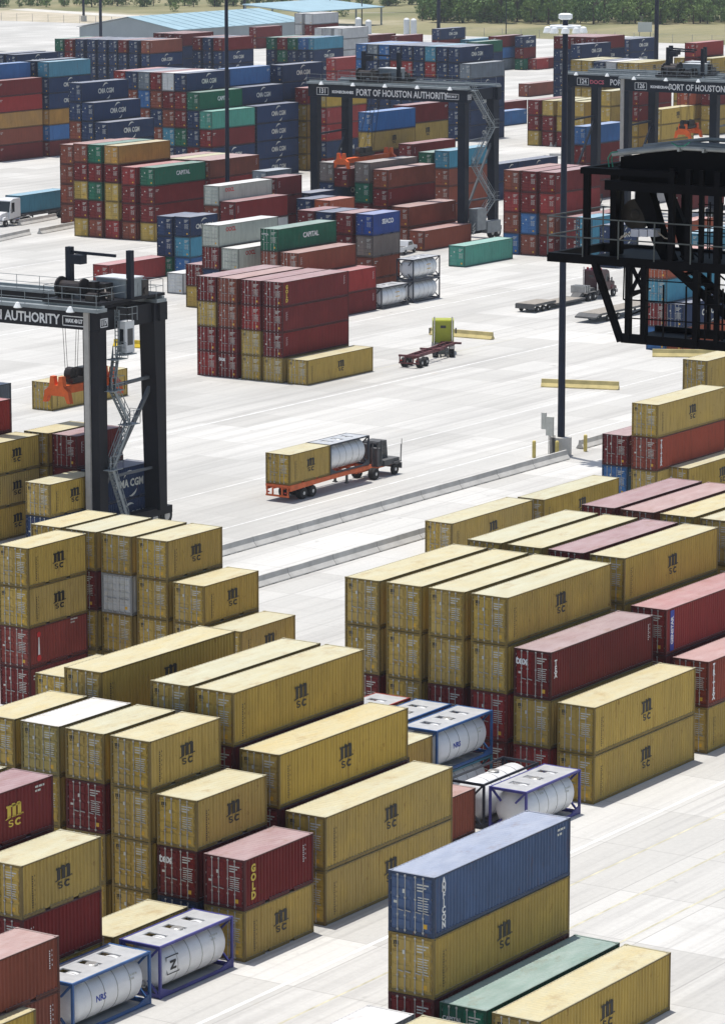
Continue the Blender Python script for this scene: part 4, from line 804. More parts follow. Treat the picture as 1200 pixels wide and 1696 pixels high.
rtg(-283.7, -259.3, 421.0, 21.0, 'dark gantry crane numbered 131 in the middle of the yard', '131', True, 'KONECRANES', 8.0, 'crane', (-273.8, 418.6, 10.25, 12.0), -275.0, offs=0.3, cab=False, post=True, tsize=1.3)
rtg(-269.9, -245.5, 468.5, 20.3, 'gantry crane numbered 124, leftmost of the far right cranes', '124', True, 'DOCS', 8.0, 'crane', None, -252.0, tray='left', offs=1.3, cab=False, stairs=False)
rtg(-257.6, -233.2, 464.0, 20.3, 'gantry crane numbered 126 with orange spreader, right of crane 124', '126', True, 'KONECRANES', 8.0, 'crane', (-248.7, 466.5, 12.0, 3.5), -250.0, tray='left', offs=1.3, cab=False, stairs=False)
rtg(-262.0, -237.6, 512.0, 22.0, 'gantry crane farthest back at upper right edge', '125', True, None, 8.0, 'crane', None, -249.0, tray='left', offs=0.8, cab=False, stairs=False)

# ------------------------------------------------------------------ vehicles
M['chorange'] = plain('chassis_orange', (0.62, 0.12, 0.03), 0.55, var=0.3); M['chrust'] = plain('chassis_dark_red', (0.16, 0.05, 0.055), 0.6, var=0.4)
M['trgreen'] = plain('cab_lime_paint', (0.40, 0.42, 0.03), 0.35, var=0.1); M['trmar'] = plain('cab_maroon_paint', (0.05, 0.012, 0.018), 0.3, var=0.1)
M['trwhite'] = plain('cab_white_paint', (0.66, 0.67, 0.68), 0.35, var=0.06); M['chrome'] = plain('chrome', (0.6, 0.6, 0.62), 0.2, 0.9, var=0.05)
M['plank'] = plain('deck_planks', (0.30, 0.27, 0.23), 0.8, var=0.35, scale=3); M['gravelk'] = plain('dark_deck', (0.10, 0.10, 0.10), 0.7, var=0.3)
M['hub'] = plain('wheel_hub_paint', (0.55, 0.55, 0.54), 0.4, 0.2, var=0.15); M['lamp_red'] = plain('tail_lamp', (0.4, 0.02, 0.02), 0.3)
def wheel_mesh(r=0.5, w=0.28):
    a = MB(); a.lathe([(r * 0.62, -w / 2), (r * 0.93, -w / 2), (r, -w * 0.3), (r, w * 0.3), (r * 0.93, w / 2), (r * 0.62, w / 2)], (0, 0, 0), 'x', 22); t = a.mesh('wheel', [M['rubber']])
    b = MB(); b.lathe([(0.08, -w * 0.56), (r * 0.3, -w * 0.52), (r * 0.36, -w * 0.3), (r * 0.60, -w * 0.42), (r * 0.62, -w / 2), (r * 0.62, w / 2), (r * 0.60, w * 0.42), (r * 0.36, w * 0.3), (r * 0.3, w * 0.52), (0.08, w * 0.56)], (0, 0, 0), 'x', 18)
    return t, b.mesh('rim', [M['hub']])
WH = wheel_mesh(); WHS = wheel_mesh(0.38, 0.24)
def axle(t, y, hw=1.02, dual=True, wh=None, z=0.5):
    wh = wh or WH
    for s in (-1, 1):
        for k in ((0, -0.31) if dual else (0,)):
            w_ = link('wheel', wh[0], t, (s * (hw + k), y, z)); link('rim', wh[1], w_)
def chassis(t, y0, y1, mat, zt=1.45, neck=3.0, axles=(2.6, 1.3), bumper=True):
    f = MB()
    for s in (-1, 1):
        f.box((s * 0.5 - 0.07, y0 + 0.2, zt - 0.42), (s * 0.5 + 0.07, y1 - neck, zt - 0.08)); f.box((s * 0.5 - 0.07, y1 - neck - 0.1, zt - 0.25), (s * 0.5 + 0.07, y1, zt - 0.02))
    k = 9
    for i in range(k + 1): y = y0 + 0.3 + (y1 - y0 - 0.5) * i / k; f.box((-0.43, y - 0.05, zt - 0.34), (0.43, y + 0.05, zt - 0.14))
    for y in (y0, y0 + (y1 - y0) * 0.5 - 0.1, y1 - 0.3): f.box((-1.2, y, zt - 0.22), (1.2, y + 0.22, zt - 0.01))
    if bumper:
        f.box((-1.15, y0 - 0.06, 0.45), (1.15, y0 + 0.06, 0.6))
        for s in (-1, -0.45, 0.45, 1): f.box((s * 1.05 - 0.06, y0 - 0.04, 0.58), (s * 1.05 + 0.06, y0 + 0.06, zt - 0.2))
    f.build('chassis_frame', mat, t)
    l = MB()
    for s in (-1, 1): l.box((s * 0.6 - 0.08, y1 - neck - 0.6, 0.3), (s * 0.6 + 0.08, y1 - neck - 0.42, zt - 0.3)); l.box((s * 0.6 - 0.18, y1 - neck - 0.66, 0.22), (s * 0.6 + 0.18, y1 - neck - 0.36, 0.3))
    l.build('landing_leg', M['gravelk'], t)
    tl = MB()
    for s in (-1, 1): tl.box((s * 0.85 - 0.1, y0 - 0.09, 0.75), (s * 0.85 + 0.1, y0 - 0.04, 0.87))
    tl.build('tail_lamp', M['lamp_red'], t)
    for a in axles: axle(t, y0 + a)
def tractor(t, y, pm, sleeper=True, hood=True, stacks=True, high=3.4):
    """tractor unit, rear axles around y, nose towards +y"""
    L = 6.6 if hood else 4.4
    f = MB(); f.box((-0.45, y - 1.2, 0.75), (-0.3, y + L - 0.8, 1.0)); f.box((0.3, y - 1.2, 0.75), (0.45, y + L - 0.8, 1.0)); f.lathe([(0.5, 1.0), (0.5, 1.12)], (0, y, 0), 'z', 14); f.build('frame_rail', M['gravelk'], t)
    cy = y + 1.6 + (0 if sleeper else 0.4); c = MB(); w = 1.15; sl = 1.2 if sleeper else 0
    c.prism([(cy, 1.25), (cy + sl + 1.5, 1.0), (cy + sl + 1.5, 1.9), (cy + sl + 1.15, high - 0.25), (cy + sl + 0.6, high), (cy + 0.08, high), (cy, high - 0.12)], 'x', -w, w); cb_ = c.build('cab', pm, t)
    g = MB(); yf = cy + sl + 1.5
    g.prism([(yf - 0.02, 2.0), (yf + 0.012, 2.0), (yf - 0.30, high - 0.38), (yf - 0.34, high - 0.38)], 'x', -w + 0.12, w - 0.12)
    for s in (-1, 1): g.box((min(s * w, s * (w + 0.01)), cy + sl + 0.3, 2.0), (max(s * w, s * (w + 0.01)), cy + sl + 1.05, high - 0.55))
    if sleeper: g.box((-0.3, cy - 0.008, high - 0.9), (0.3, cy, high - 0.6)); 
    g.build('window', M['glass'], cb_)
    if hood:
        h = MB(); h.prism([(yf, 1.0), (yf + 1.7, 0.95), (yf + 1.75, 1.7), (yf + 1.5, 1.85), (yf, 2.05)], 'x', -0.75, 0.75)
        for s in (-1, 1): h.prism([(yf + 0.25, 0.95), (yf + 1.6, 0.95), (yf + 1.45, 1.3), (yf + 0.9, 1.42), (yf + 0.4, 1.25)], 'x', s * 1.15, s * 0.7)
        h.build('hood', pm, t)
        b = MB(); b.box((-1.15, yf + 1.75, 0.45), (1.15, yf + 1.9, 0.85)); b.box((-0.55, yf + 1.75, 0.95), (0.55, yf + 1.79, 1.6)); b.build('bumper', M['chrome'], t); ya = yf + 0.95
    else:
        b = MB(); b.box((-1.15, yf, 0.45), (1.15, yf + 0.15, 0.95)); b.build('bumper', M['gravelk'], t); ya = yf - 0.6
        m_ = MB()
        for s in (-1, 1): m_.box((s * 1.2 - 0.2, ya - 0.6, 1.02), (s * 1.2 + 0.1, ya + 0.6, 1.08))
        m_.build('mudguard', M['gravelk'], t)
    axle(t, ya, 1.02, False); axle(t, y - 0.65); axle(t, y + 0.65) if hood else None
    k = MB()
    for s in (-1, 1): k.tube((s * 0.98, cy + 0.2, 0.75), (s * 0.98, cy + 1.5, 0.75), 0.3, n=14)
    k.build('fuel_tank', M['chrome'], t)
    if stacks:
        e = MB()
        for s in (-1, 1): e.tube((s * 0.95, cy - 0.12, 1.1), (s * 0.95, cy - 0.12, high + 0.35), 0.085, n=10)
        e.build('exhaust_stack', M['chrome'], t)
    m_ = MB()
    for s in (-1, 1): m_.box((s * 1.42 - 0.08, yf - 0.2, 1.9), (s * 1.42 + 0.08, yf - 0.12, 2.5)); m_.bar((s * 1.15, yf - 0.16, 2.3), (s * 1.42, yf - 0.16, 2.3), 0.04)
    m_.build('mirror', M['gravelk'], t); fd = MB()
    for s in (-1, 1): fd.prism([(y - 1.3, 0.95), (y - 1.15, 1.08), (y + 1.15, 1.08), (y + 1.3, 0.95), (y + 1.15, 1.04), (y - 1.15, 1.04)], 'x', s * 0.62, s * 1.18)
    fd.build('mudguard', M['gravelk'], t); return yf
# orange yard chassis with a short yellow box and a tank, pulled by a terminal tractor
t = thing('container_truck', 'orange terminal truck carrying yellow box and silver tank across paving', 'truck', (-167.8, 243.15, 0))
chassis(t, 0, 12.6, M['chorange'], 1.48, 2.5, (2.3, 3.65))
s = MB()
for q in (-1, 1): s.prism([(0.1, 0.95), (2.0, 1.02), (6.3, 1.1), (12.3, 1.15), (12.3, 1.46), (0.1, 1.46)], 'x', q * 1.24, q * 1.12)
s.build('side_member', M['chorange'], t)
f = MB()
f.box((-0.45, 11.2, 0.75), (0.45, 17.2, 0.98)); f.build('frame_rail', M['chorange'], t)
c = MB(); c.prism([(14.9, 1.0), (16.4, 1.0), (16.4, 1.9), (16.25, 3.05), (14.9, 3.05)], 'x', -1.15, 0.35); cb_ = c.build('cab', M['gravelk'], t)
g = MB(); g.box((0.35, 15.1, 1.85), (0.36, 16.1, 2.85)); g.box((-1.0, 14.885, 1.7), (0.2, 14.895, 2.8)); g.box((-1.0, 16.42, 1.9), (0.2, 16.43, 2.9)); g.build('window', M['glass'], cb_)
g = MB(); g.box((-1.15, 16.4, 0.9), (1.15, 17.1, 1.5)); g.box((0.4, 14.7, 1.0), (1.15, 16.4, 1.5)); g.build('engine_cover', M['gravelk'], t)
g = MB()
for x in (-1.1, -0.6, -0.1, 0.4, 0.9): g.box((x - 0.05, 13.9, 1.0), (x + 0.05, 14.0, 3.1))
g.box((-1.15, 13.9, 3.0), (0.95, 14.0, 3.15)); g.box((-1.0, 14.1, 1.0), (-0.3, 14.7, 2.9)); g.box((0.1, 14.1, 1.0), (0.9, 14.6, 2.6)); g.tube((0.95, 14.5, 1.2), (0.95, 14.5, 3.3), 0.09); g.build('headboard', M['gravelk'], t)
g = MB(); g.box((-1.3, 16.0, 1.1), (1.3, 17.2, 1.2)); g.box((-1.25, 17.2, 0.5), (1.25, 17.35, 1.0)); g.bar((1.25, 17.2, 1.2), (1.25, 17.3, 3.1), 0.04); g.bar((1.1, 17.3, 1.2), (1.1, 17.4, 2.6), 0.04); g.build('mudguard', M['gravelk'], t)
axle(t, 13.4); axle(t, 16.5, 1.02, False)
container('y', 2, (-169.02, 243.2, 1.49), 2.6, 'short yellow container riding at the rear of the orange truck', True, True)
tank_container((-169.02, 249.32, 1.49), 'fdark', 'silver tank in dark frame riding behind the truck cab', None, 'tank')
# lime green tractor pulling an empty skeletal chassis, turned against it
t = thing('chassis_trailer', 'empty dark red skeletal trailer behind the green truck cab', 'trailer', (-200.5, 314.9, 0), R(9)); chassis(t, 0, 11.5, M['chrust'], 1.4, 2.6, (0.9, 2.2), True)
t = thing('truck_tractor', 'lime green truck cab seen from behind, turned against its trailer', 'truck', (-202.3, 324.6, 0), R(33)); tractor(t, 0, M['trgreen'], True, True, True, 3.7)
# maroon tractor with a low flatbed
t = thing('lowboy_trailer', 'low flatbed trailer hitched to the maroon truck', 'trailer', (-213.6, 360.8, 0), 0)
d = MB(); d.box((-1.3, 0, 0.75), (1.3, 5.0, 1.02)); d.box((-1.3, 5.0, 0.45), (1.3, 12.0, 0.62)); d.prism([(12.0, 0.45), (13.2, 1.1), (15.4, 1.15), (15.4, 1.45), (12.8, 1.4), (11.6, 0.62)], 'x', -0.6, 0.6); d.build('deck', M['gravelk'], t)
d = MB(); d.box((-1.25, 0.1, 1.022), (1.25, 4.9, 1.05)); d.box((-1.25, 5.1, 0.622), (1.25, 11.4, 0.65)); d.build('deck_planks', M['plank'], t)
for a in (1.0, 2.3, 3.6): axle(t, a, 1.1, False, WHS, 0.38)
d = MB(); d.box((-1.3, -0.1, 0.45), (1.3, 0, 0.95)); d.build('rear_beam', M['gravelk'], t)
t = thing('truck_tractor', 'maroon long-nose truck with tall sleeper and red beacons', 'truck', (-213.6, 374.8, 0), 0); tractor(t, 0, M['trmar'], True, True, True, 3.5)
g = MB()
for i in range(3): g.prism([(-1.6 + i * 0.5, 1.1), (-1.4 + i * 0.5, 1.1), (-1.4 + i * 0.5, 1.9), (-1.6 + i * 0.5, 1.9)], 'x', -1.0, 1.0)
g.build('headache_rack', M['rod'], t)
g = MB()
for x in (-0.9, -0.3, 0.3, 0.9): g.box((x - 0.1, 2.2, 3.5), (x + 0.1, 2.4, 3.72))
g.build('beacon', M['redl'], t)
t = thing('lowboy_trailer', 'unhitched low flatbed trailer with tan planks under the platform', 'trailer', (-202.9, 357.2, 0), 0)
d = MB(); d.box((-1.4, 0, 0.85), (1.4, 15.5, 1.05)); d.prism([(-0.9, 0.55), (0, 0.85), (0, 1.05), (-0.9, 0.75)], 'x', -1.4, 1.4); d.build('deck', M['gravelk'], t)
d = MB(); d.box((-1.3, 0.1, 1.052), (1.3, 15.3, 1.08)); d.build('deck_planks', M['plank'], t)
for a in (2.2, 3.4, 4.6): axle(t, a, 1.2, False, WHS, 0.38)
d = MB(); d.box((-1.0, 12.3, 0.0), (-0.8, 12.5, 0.85)); d.box((0.8, 12.3, 0.0), (1.0, 12.5, 0.85)); d.build('landing_leg', M['gravelk'], t)
# white tractor with a teal box at the left edge, nose towards the viewer
t = thing('chassis_trailer', 'dark trailer chassis carrying the teal box behind white cab', 'trailer', (-327.4, 419.5, 0), R(180 + 4)); chassis(t, 0, 12.4, M['gravelk'], 1.35, 2.6, (1.0, 2.3), True)
tc_ = container('c', 4, (-328.6, 407.1, 1.36), 2.7, 'teal container on the trailer of the white truck, left edge', False, True); tc_.rotation_euler = (0, 0, R(4))
t = thing('truck_tractor', 'white truck cab at the left photo edge pulling teal box', 'truck', (-326.45, 407.8, 0), R(184)); tractor(t, 0, M['trwhite'], True, True, False, 3.9)
def pickup(x, y, rz, lab, pm):
    t = thing('pickup_truck', lab, 'pickup', (x, y, 0), rz); c = MB()
    c.prism([(-2.7, 0.5), (2.7, 0.5), (2.75, 0.95), (1.4, 1.15), (0.75, 1.75), (-0.7, 1.78), (-0.95, 1.1), (-2.7, 1.1)], 'x', -0.95, 0.95); b = c.build('body', pm, t)
    g = MB()
    for s in (-1, 1): g.prism([(-0.72, 1.18), (1.1, 1.18), (0.68, 1.62), (-0.62, 1.64)], 'x', s * 0.95, s * 0.962)
    g.prism([(1.38, 1.17), (1.42, 1.17), (0.80, 1.74), (0.76, 1.74)], 'x', -0.8, 0.8); g.build('window', M['glass'], b)
    g = MB(); g.box((-0.8, -2.6, 1.1), (0.8, -1.0, 1.11)); g.build('load_bed', M['gravelk'], b)
    axle(t, -1.7, 0.85, False, WHS, 0.38); axle(t, 1.75, 0.85, False, WHS, 0.38)
    g = MB()
    for s in (-1, 1): g.box((s * 0.75 - 0.15, 2.72, 0.7), (s * 0.75 + 0.15, 2.77, 0.88))
    g.build('headlight', M['chrome'], t)
pickup(-258.9, 405.2, R(12), 'white pickup partly hidden behind the blue-topped row', M['trwhite'])

# ------------------------------------------------------------------ machinery platform of a quay crane, near the camera, under an unseen slab added to shade it
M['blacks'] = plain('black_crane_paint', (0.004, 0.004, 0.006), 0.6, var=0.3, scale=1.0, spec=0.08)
M['gsteel'] = plain('worn_grey_pipe', (0.10, 0.11, 0.11), 0.5, 0.0, var=0.3); M['hose'] = plain('green_hose', (0.05, 0.30, 0.20), 0.6)
M['pipeg'] = plain('sunlit_tone_grey_pipe', (0.42, 0.43, 0.43), 0.5, 0.1, var=0.3); M['whbox'] = plain('white_box_paint', (0.55, 0.55, 0.62), 0.5, var=0.1); M['rope'] = plain('beige_rope', (0.45, 0.38, 0.30), 0.8)  # pipe grey lightened to stand in for sunlight on the girder top
YF = 88.36; DB_ = 3.2
def px_(u): return -51.6 + (u - 905) * 0.01943
def pz_(u, v): return 42.47 - (v - 425) * 0.0162 + (u - 905) * 0.00116
def F(u, v, d=0.0): return Vector((px_(u), YF + d, pz_(u, v)))
P0 = thing('crane_platform', 'black machinery platform of a quay crane jutting in from the right', 'crane platform', (px_(1300), YF + 1.5, 0))
OFS = Vector((-px_(1300), -(YF + 1.5), 0))
class PB(MB):
    def L(s, a, b, w, h=None, m=0): s.bar(a + OFS, b + OFS, w, h, m)
    def B(s, a, b, m=0): a = a + OFS; b = b + OFS; s.box((min(a.x, b.x), min(a.y, b.y), min(a.z, b.z)), (max(a.x, b.x), max(a.y, b.y), max(a.z, b.z)), m)
    def T(s, a, b, r, n=8): s.tube(a + OFS, b + OFS, r, n=n)
zf = pz_(1000, 428)
q = PB(); x0, x1 = px_(905), px_(2400)
V = Vector
q.B(V((x0, YF, zf - 0.20)), V((x1, YF + 0.18, zf + 0.06))); q.B(V((x0, YF + DB_ - 0.18, zf - 0.20)), V((x1, YF + DB_, zf + 0.06))); q.B(V((x0, YF + 0.18, zf - 0.18)), V((x0 + 0.15, YF + DB_ - 0.18, zf + 0.05)))
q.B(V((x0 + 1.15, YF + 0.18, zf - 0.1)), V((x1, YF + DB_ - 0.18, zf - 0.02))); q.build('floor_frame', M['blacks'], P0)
q = PB()
for y in (YF, YF + DB_):
    for h in (0.55, 1.1): q.L(V((x0, y, zf + h)), V((x1, y, zf + h)), 0.035)
    for i in range(26): x = x0 + 0.02 + i * 1.15; q.L(V((x, y, zf)), V((x, y, zf + 1.1)), 0.035)
for h in (0.55, 1.1): q.L(V((x0, YF, zf + h)), V((x0, YF + DB_, zf + h)), 0.035)
q.build('handrail', M['gsteel'], P0)
zt = pz_(1000, 272)
for u, wd, d in ((969, 0.17, 0), (1109, 0.16, 0), (1136, 0.15, 0), (1157, 0.12, 0), (1183, 0.17, 0), (990, 0.16, 1.2), (985, 0.16, 0.0) if False else (998, 0.2, 0.6), (1060, 0.2, 2.6), (1150, 0.14, 2.6), (1220, 0.3, 0), (1300, 0.4, 0)):
    q = PB(); q.L(V((px_(u), YF + d + 0.09, zf)), V((px_(u), YF + d + 0.09, zt + (0.1 if u > 1050 else 0))), wd); q.build('post', M['blacks'], P0)
q = PB()
q.L(F(960, 274, 0.09), F(1115, 284, 0.09), 0.2, 0.18); q.L(F(965, 274, 0.09), F(965, 274, DB_), 0.2, 0.18)
q.L(V((px_(1000), YF + 0.1, pz_(1000, 300))), V((px_(2400), YF + 0.1, pz_(1000, 300))), 0.18, 0.27)
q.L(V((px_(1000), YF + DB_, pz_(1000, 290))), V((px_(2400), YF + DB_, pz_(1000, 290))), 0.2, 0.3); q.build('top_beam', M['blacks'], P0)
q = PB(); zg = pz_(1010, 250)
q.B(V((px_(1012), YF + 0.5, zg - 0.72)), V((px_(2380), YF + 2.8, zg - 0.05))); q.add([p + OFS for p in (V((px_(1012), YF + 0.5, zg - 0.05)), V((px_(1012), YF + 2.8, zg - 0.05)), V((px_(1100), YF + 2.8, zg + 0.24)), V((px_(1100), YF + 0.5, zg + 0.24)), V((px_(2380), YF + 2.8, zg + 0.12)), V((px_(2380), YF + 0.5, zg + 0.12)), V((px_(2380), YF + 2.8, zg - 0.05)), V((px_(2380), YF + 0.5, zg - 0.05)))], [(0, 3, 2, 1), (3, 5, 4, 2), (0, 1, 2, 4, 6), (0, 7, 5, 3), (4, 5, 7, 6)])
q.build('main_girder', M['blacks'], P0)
q = PB()
for k, (d, r, up) in enumerate(((0.45, 0.07, 0.0), (0.75, 0.05, 0.06), (1.3, 0.08, 0.02), (2.3, 0.06, 0.1))):
    a, b, c = V((px_(1000), YF + d, zg + 0.02 + up)), V((px_(1105), YF + d, zg + 0.30 + up)), V((px_(2380), YF + d, zg + 0.18 + up)); q.T(a, b, r); q.T(b, c, r)
for u in (1110, 1150): q.B(V((px_(u), YF + 0.3, zg + 0.2)), V((px_(u) + 0.07, YF + 1.6, zg + 0.3)))
q.build('pipe', M['pipeg'], P0)
q = PB()
pts = [V((px_(996), YF + 0.4, zg - 0.35)), V((px_(994), YF + 0.4, zg - 0.1)), V((px_(999), YF + 0.4, zg + 0.06)), V((px_(1010), YF + 0.4, zg + 0.1))]
for a, b in zip(pts[:-1], pts[1:]): q.T(a, b, 0.02); q.T(a + V((0.06, 0.1, 0)), b + V((0.06, 0.1, 0)), 0.02)
pts = [F(1098, 230, 0.4), F(1108, 236, 0.4), F(1118, 236, 0.4), F(1128, 229, 0.4)]
for a, b in zip(pts[:-1], pts[1:]): q.T(a, b, 0.018)
q.build('hose', M['hose'], P0)
# big rope sheave on its bracket
q = PB(); c = F(1026, 356, 1.0) + OFS; q.lathe([(0.36, -0.08), (0.44, -0.08), (0.44, 0.08), (0.36, 0.08)], c, 'y', 28); q.lathe([(0.12, -0.1), (0.2, -0.06), (0.2, 0.06), (0.12, 0.1)], c, 'y', 16)
for i in range(6): a = i * math.pi / 3; q.bar(c, c + Vector((0.4 * math.cos(a), 0, 0.4 * math.sin(a))), 0.05)
q.build('sheave', M['grease'], P0)
q = PB()
def poly(pts, d0, d1):
    n = len(pts); a = [F(u, v, d0) + OFS for u, v in pts]; b = [F(u, v, d1) + OFS for u, v in pts]
    q.add(a + b, [tuple(range(n)), tuple(range(2 * n - 1, n - 1, -1))] + [(i, i + n, (i + 1) % n + n, (i + 1) % n) for i in range(n)])
poly([(1036, 300), (1052, 300), (1062, 330), (1082, 400), (1100, 442), (1082, 442), (1062, 400), (1047, 352), (1034, 330)], 0.6, 0.95); poly([(1058, 300), (1068, 300), (1100, 380), (1112, 440), (1098, 440)], 1.2, 1.4)
q.build('sheave_bracket', M['blacks'], P0)
q = PB()
for i in range(3): q.B(F(1039 + i * 14, 391, 0.2), F(1051.5 + i * 14, 379, 0.5))
q.build('terminal_box', M['whbox'], P0)
q = PB()
for a, b in ((F(1020, 392, 0.3), F(1039, 384, 0.3)), (F(1018, 396, 0.3), F(1030, 386, 0.3)), (F(1081, 384, 0.3), F(1092, 394, 0.3)), (F(1092, 394, 0.3), F(1100, 396, 0.3))): q.T(a, b, 0.02)
q.build('rope', M['rope'], P0)
# lower cage
q = PB(); zl = pz_(1030, 572)
q.B(V((px_(1030), YF, zl - 0.06)), V((px_(2400), YF + 0.12, zl + 0.2))); q.B(V((px_(1030), YF + 2.0, zl - 0.06)), V((px_(2400), YF + 2.12, zl + 0.2))); q.B(V((px_(1030), YF + 0.12, zl)), V((px_(1105), YF + 2.0, zl + 0.05))); q.B(V((px_(1160), YF + 0.12, zl)), V((px_(2400), YF + 2.0, zl + 0.05)))
q.build('lower_floor', M['blacks'], P0)
q = PB()
for u, wd, d in ((1041, 0.16, 0.06), (1067, 0.17, 0.06), (1152, 0.17, 0.06), (1185, 0.13, 0.06), (1226, 0.15, 0.06), (1118, 0.1, 2.06)):
    q = PB(); q.L(V((px_(u), YF + d, zl)), V((px_(u), YF + d, zf - 0.15)), wd); q.build('cage_post', M['blacks'], P0)
q = PB(); q.L(F(984, 436, 0.06), F(1029, 574, 0.06), 0.17); 
q.L(F(1045, 441, 0.06), F(1066, 487, 0.06), 0.09); q.L(F(1066, 441, 0.06), F(1045, 487, 0.06), 0.09); q.L(F(1041, 490, 0.06), F(1068, 484, 0.06), 0.12)
q.build('cage_brace', M['blacks'], P0)
q = PB()
for v in (500, 532): q.L(F(1036, v, 0), F(1420, v + 22, 0), 0.035); q.L(F(1036, v, 0), F(1036, v - 10, 1.5), 0.035)
q.L(F(1035, 440, 0), F(1034, 500, 0), 0.03); q.L(F(1034, 500, 0), F(1044, 502, 0), 0.03)
for u in (1100, 1137, 1168, 1196): q.L(F(u, 470 + (u - 1036) * 0.06, 0), F(u, 570, 0), 0.04)
q.L(F(1066, 466, 0), F(1210, 474, 0), 0.03)
q.build('cage_rail', M['blacks'], P0)
q = PB()
for d in (0.3, 1.1):
    q.L(F(1098, 438, d), F(1215, 548, d), 0.06, 0.24); q.L(F(1118, 425, d), F(1235, 530, d), 0.04)
for i in range(12): a = i / 11; c = F(1098, 438, 0.3).lerp(F(1215, 548, 0.3), a); q.L(c, c + V((0, 0.8, 0)), 0.2, 0.03)
q.build('stair_flight', M['blacks'], P0)
q = PB()
for i in range(9): u = 1120 + i * 10; q.L(V((px_(u), YF + 1.6, zf)), V((px_(u), YF + 1.6, zf + 1.6)), 0.03)
for i in range(7): q.L(V((px_(1110), YF + 1.6, zf + 0.2 + i * 0.22)), V((px_(2400), YF + 1.6, zf + 0.2 + i * 0.22)), 0.025)
q.build('mesh_guard', M['blacks'], P0)
q = PB(); q.B(V((px_(880), YF - 5, 50.6)), V((px_(2450), YF + 9, 53.2))); q.build('shade_slab', M['blacks'], P0)  # slab added overhead, out of view, to keep the sun off the platform
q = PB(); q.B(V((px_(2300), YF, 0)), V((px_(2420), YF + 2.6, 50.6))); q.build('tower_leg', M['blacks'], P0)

# ------------------------------------------------------------------ far buildings
M['roofb'] = plain('pale_blue_roof_sheet', (0.30, 0.44, 0.50), 0.5, 0.0, var=0.12, scale=0.15); M['wallg'] = plain('grey_wall_sheet', (0.30, 0.34, 0.36), 0.6, var=0.12, scale=0.2)
M['ridge'] = plain('white_roof_sheet', (0.66, 0.68, 0.68), 0.5, var=0.08, scale=0.2)
t = thing('warehouse', 'long warehouse with pale blue roof and grey gable, upper left', 'warehouse', (-590, 785, 0)); w_ = 16.7; l_ = 61
b = MB(); b.prism([(-w_, 0), (w_, 0), (w_, 5.0), (0, 8.0), (-w_, 5.0)], 'y', 0, l_); wl = b.build('wall', M['wallg'], t)
b = MB(); b.add([(0, -0.6, 8.15), (w_ + 0.6, -0.6, 5.05), (w_ + 0.6, l_ + 0.6, 5.05), (0, l_ + 0.6, 8.15), (0, -0.6, 8.3), (w_ + 0.6, -0.6, 5.2), (w_ + 0.6, l_ + 0.6, 5.2), (0, l_ + 0.6, 8.3)], [(0, 3, 2, 1), (4, 5, 6, 7), (0, 1, 5, 4), (1, 2, 6, 5), (2, 3, 7, 6), (3, 0, 4, 7)])
for i in range(1, 12): y = l_ * i / 12; b.add([(0, y, 8.31), (w_ + 0.6, y, 5.21), (w_ + 0.6, y + 0.3, 5.21), (0, y + 0.3, 8.31), (0, y, 8.38), (w_ + 0.6, y, 5.28), (w_ + 0.6, y + 0.3, 5.28), (0, y + 0.3, 8.38)], [(4, 5, 6, 7), (0, 1, 5, 4), (3, 2, 6, 7)])
b.build('roof', M['roofb'], t)
b = MB(); b.add([(0, -0.6, 8.15), (-w_ - 0.6, -0.6, 5.05), (-w_ - 0.6, l_ + 0.6, 5.05), (0, l_ + 0.6, 8.15), (0, -0.6, 8.3), (-w_ - 0.6, -0.6, 5.2), (-w_ - 0.6, l_ + 0.6, 5.2), (0, l_ + 0.6, 8.3)], [(0, 1, 2, 3), (7, 6, 5, 4), (0, 4, 5, 1), (1, 5, 6, 2), (2, 6, 7, 3), (3, 7, 4, 0)]); b.build('roof', M['ridge'], t)
t = thing('open_shed', 'open-sided shed with light blue roof right of the warehouse', 'shed', (-611, 884, 0))
b = MB(); b.add([(-11, 0, 7.0), (11, 0, 5.2), (11, 44, 5.2), (-11, 44, 7.0), (-11, 0, 7.3), (11, 0, 5.5), (11, 44, 5.5), (-11, 44, 7.3)], [(0, 3, 2, 1), (4, 5, 6, 7), (0, 1, 5, 4), (1, 2, 6, 5), (2, 3, 7, 6), (3, 0, 4, 7)]); b.build('roof', M['roofb'], t)
for x in (-10.5, 10.5):
    for y in (1, 15, 29, 43): b = MB(); b.box((x - 0.2, y - 0.2, 0), (x + 0.2, y + 0.2, 6.98 if x < 0 else 5.25)); b.build('post', M['wallg'], t)
